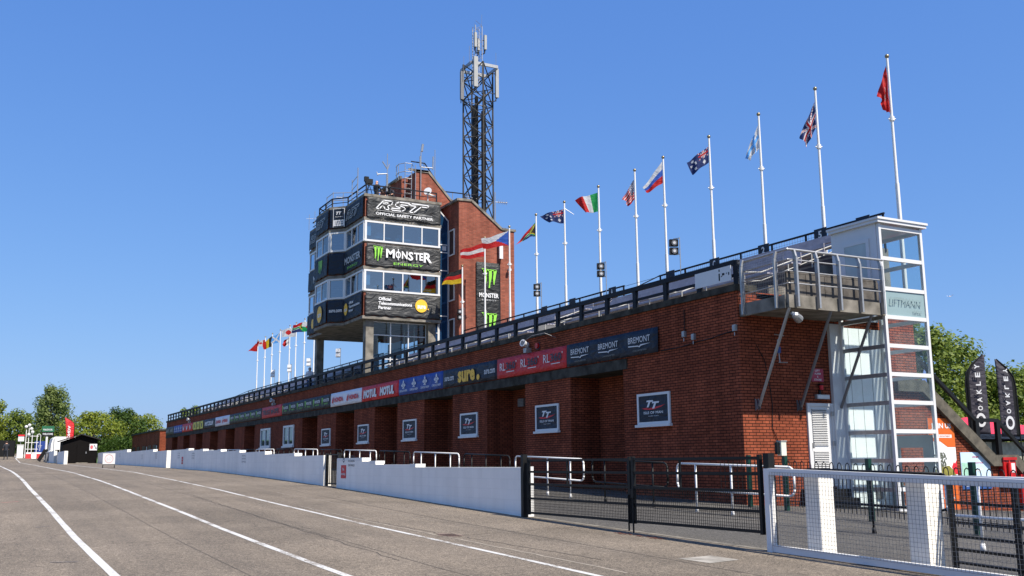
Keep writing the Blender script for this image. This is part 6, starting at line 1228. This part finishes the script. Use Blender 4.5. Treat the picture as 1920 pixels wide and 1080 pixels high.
# ---------------------------------------------------------------- trees
def tree(label, x, y, zb_, zt_, rx, ry, leaf, seed, n=5200, size=.34, name='broadleaf_tree', lobes=16, trunk=.28, hollow=.55, shape='round', group='trees beyond the grandstand'):
    rnd = random.Random(seed); t = thing(name, label, 'tree', (x, y, G(x, y)-.05), group); cz = (zb_+zt_)/2; hz = (zt_-zb_)/2; g = G(x, y)-.05
    LB = []
    for k in range(lobes):
        v = (k+.5)/lobes*2-1; v = v*.86
        if shape == 'round': w = math.sqrt(max(.05, 1-v*v))
        elif shape == 'poplar': w = max(.12, math.sqrt(max(0, 1-((v+.25)/1.28)**2)))*(1-.25*v)
        else: w = max(.1, .62*(1-v))
        a = k*2.4+rnd.random()*.8; rr = w*(.62+.18*rnd.random())*(1 if rnd.random() > .2 else .5)
        LB.append((x+rx*rr*math.cos(a), y+ry*rr*math.sin(a), cz+hz*v+hz*.10*(rnd.random()-.5), (.30+.20*rnd.random())*(.55+.45*w)))
    m = MB(); tops = (x+.2*(rnd.random()-.5), y, zb_+hz*.9)
    m.tube((x, y, g), (x, y, zb_+.2), trunk, 8, trunk*.75); m.tube((x, y, zb_+.2), tops, trunk*.75, 8, trunk*.25)
    for (lx, ly, lz, s) in LB: b0 = zb_+(lz-zb_)*.45; m.tube((x, y, min(b0, tops[2])), (lx, ly, lz), trunk*.26, 5, .03, caps=False)
    m.build('trunk', BARK, t)
    m = MB(); per = n//lobes
    for (lx, ly, lz, s) in LB:
        R0 = (rx*s*1.05, ry*s*1.05, hz*s*(.9 if shape == 'round' else .8))
        for q in range(per):
            a = rnd.random()*6.283; cphi = rnd.random()*2-1; sphi = math.sqrt(1-cphi*cphi); rr = (hollow+(1-hollow)*rnd.random()**.7)*(1+.22*math.sin(5*a+lx*3)*math.sin(4*cphi+ly))
            if rnd.random() < .06: rr *= 1.22
            c = Vector((lx+R0[0]*rr*sphi*math.cos(a), ly+R0[1]*rr*sphi*math.sin(a), lz+R0[2]*rr*cphi))
            nrm = Vector((sphi*math.cos(a)+rnd.gauss(0, .5), sphi*math.sin(a)+rnd.gauss(0, .5), cphi+.5+rnd.gauss(0, .5))).normalized()
            u = nrm.cross(Vector((rnd.random()-.5, rnd.random()-.5, rnd.random()-.5))).normalized(); w_ = nrm.cross(u); z_ = size*(.5+rnd.random()*.7)
            m.face([c-u*z_*.5, c-w_*z_*.3+nrm*z_*.08, c+u*z_*.5, c+w_*z_*.3+nrm*z_*.08])
    cr = m.build('crown', LF[leaf], t, fix=False)
    return t
tree('tall uneven grey green tree standing highest at the left', 9.3, 163, 3.8, 13.6, 3.0, 3.0, 'gr', 1, 9000, .42, shape='poplar', lobes=34, hollow=.2)
tree('broad yellow green tree behind the black shed', 13.0, 141, 3.0, 8.55, 3.9, 3.6, 'yg', 2, 7000, .36, lobes=22)
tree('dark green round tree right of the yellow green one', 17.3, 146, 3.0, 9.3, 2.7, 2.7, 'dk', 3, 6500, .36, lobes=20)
tree('bright yellow green tree behind the low brick building', 20.0, 150, 3.0, 8.7, 3.3, 3.2, 'yg', 4, 5500, .36, lobes=18)
tree('bright green tree cut by the left edge of the photo', .8, 146, 3.6, 10.3, 2.8, 2.8, 'yg', 5, 6000, .38, lobes=20)
tree('smaller mid green tree right of the one at the left edge', 4.2, 153, 4.2, 8.9, 2.5, 2.4, 'mid', 6, 4500, .36, lobes=16)
tree('thin conifer standing in the gap between the left trees', 7.0, 185, 6.5, 10.3, 1.3, 1.3, 'gr', 7, 1500, .3, name='conifer_tree', lobes=12, trunk=.12, hollow=.3, shape='cone')
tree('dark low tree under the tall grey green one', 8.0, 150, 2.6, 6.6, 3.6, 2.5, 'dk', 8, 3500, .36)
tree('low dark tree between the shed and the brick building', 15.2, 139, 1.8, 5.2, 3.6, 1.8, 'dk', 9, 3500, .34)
tree('treetop showing above the far end of the grandstand railing', 24.9, 138, 4.0, 9.3, 1.9, 1.9, 'mid', 10, 3500, .32)
tree('leafy green tree right of the glass lift', 57.5, 46.5, 1.0, 10.7, 4.6, 4.2, 'mid', 11, 17000, .36, lobes=44, hollow=.15, group='trees behind the stall')
tree('lower part of the leafy tree mass behind the dark feather flags', 63.5, 44.5, .5, 7.6, 4.4, 4.0, 'mid', 12, 13000, .36, lobes=34, hollow=.15, group='trees behind the stall')
tree('dark tree behind the red stall at the right edge', 74, 52, .4, 8.2, 5.5, 4.5, 'dk', 13, 10000, .40, lobes=26, hollow=.2, group='trees behind the stall')
tree('low leafy tree behind the stair rail', 55.8, 42, .2, 4.6, 4.5, 2.5, 'mid', 14, 8000, .32, lobes=20, hollow=.2, group='trees behind the stall')
t = MB(); rnd = random.Random(40)
for k in range(9000):
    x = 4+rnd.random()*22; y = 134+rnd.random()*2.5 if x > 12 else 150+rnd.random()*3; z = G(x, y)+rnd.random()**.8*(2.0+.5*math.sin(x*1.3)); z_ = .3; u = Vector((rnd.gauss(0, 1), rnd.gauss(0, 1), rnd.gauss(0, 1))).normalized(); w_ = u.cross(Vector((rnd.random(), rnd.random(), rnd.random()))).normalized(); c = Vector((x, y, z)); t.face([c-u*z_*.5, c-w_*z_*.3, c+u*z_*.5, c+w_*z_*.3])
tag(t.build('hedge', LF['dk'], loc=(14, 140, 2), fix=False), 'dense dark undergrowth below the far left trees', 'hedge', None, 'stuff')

# seagull specks
for (x, y, z, lb) in ((43.0, 33.0, 9.6, 'tiny white gull flying right of the lift'),):
    c = Vector((x, y, z)); m = MB(); m.tube(c-Vector((.09, 0, 0)), c+Vector((.09, 0, .01)), .025, 6, .01); b_ = m.build('gull', WHITE, loc=tuple(c)); tag(b_, lb, 'bird'); m = MB(); m.face([c, c+Vector((.04, .2, .06)), c+Vector((-.04, .2, .05))]); m.face([c, c+Vector((.04, -.2, .06)), c+Vector((-.04, -.2, .05))]); m.build('wing', WHITE, b_, fix=False)

bpy.data.objects.remove(_fo); bpy.data.curves.remove(_fc)
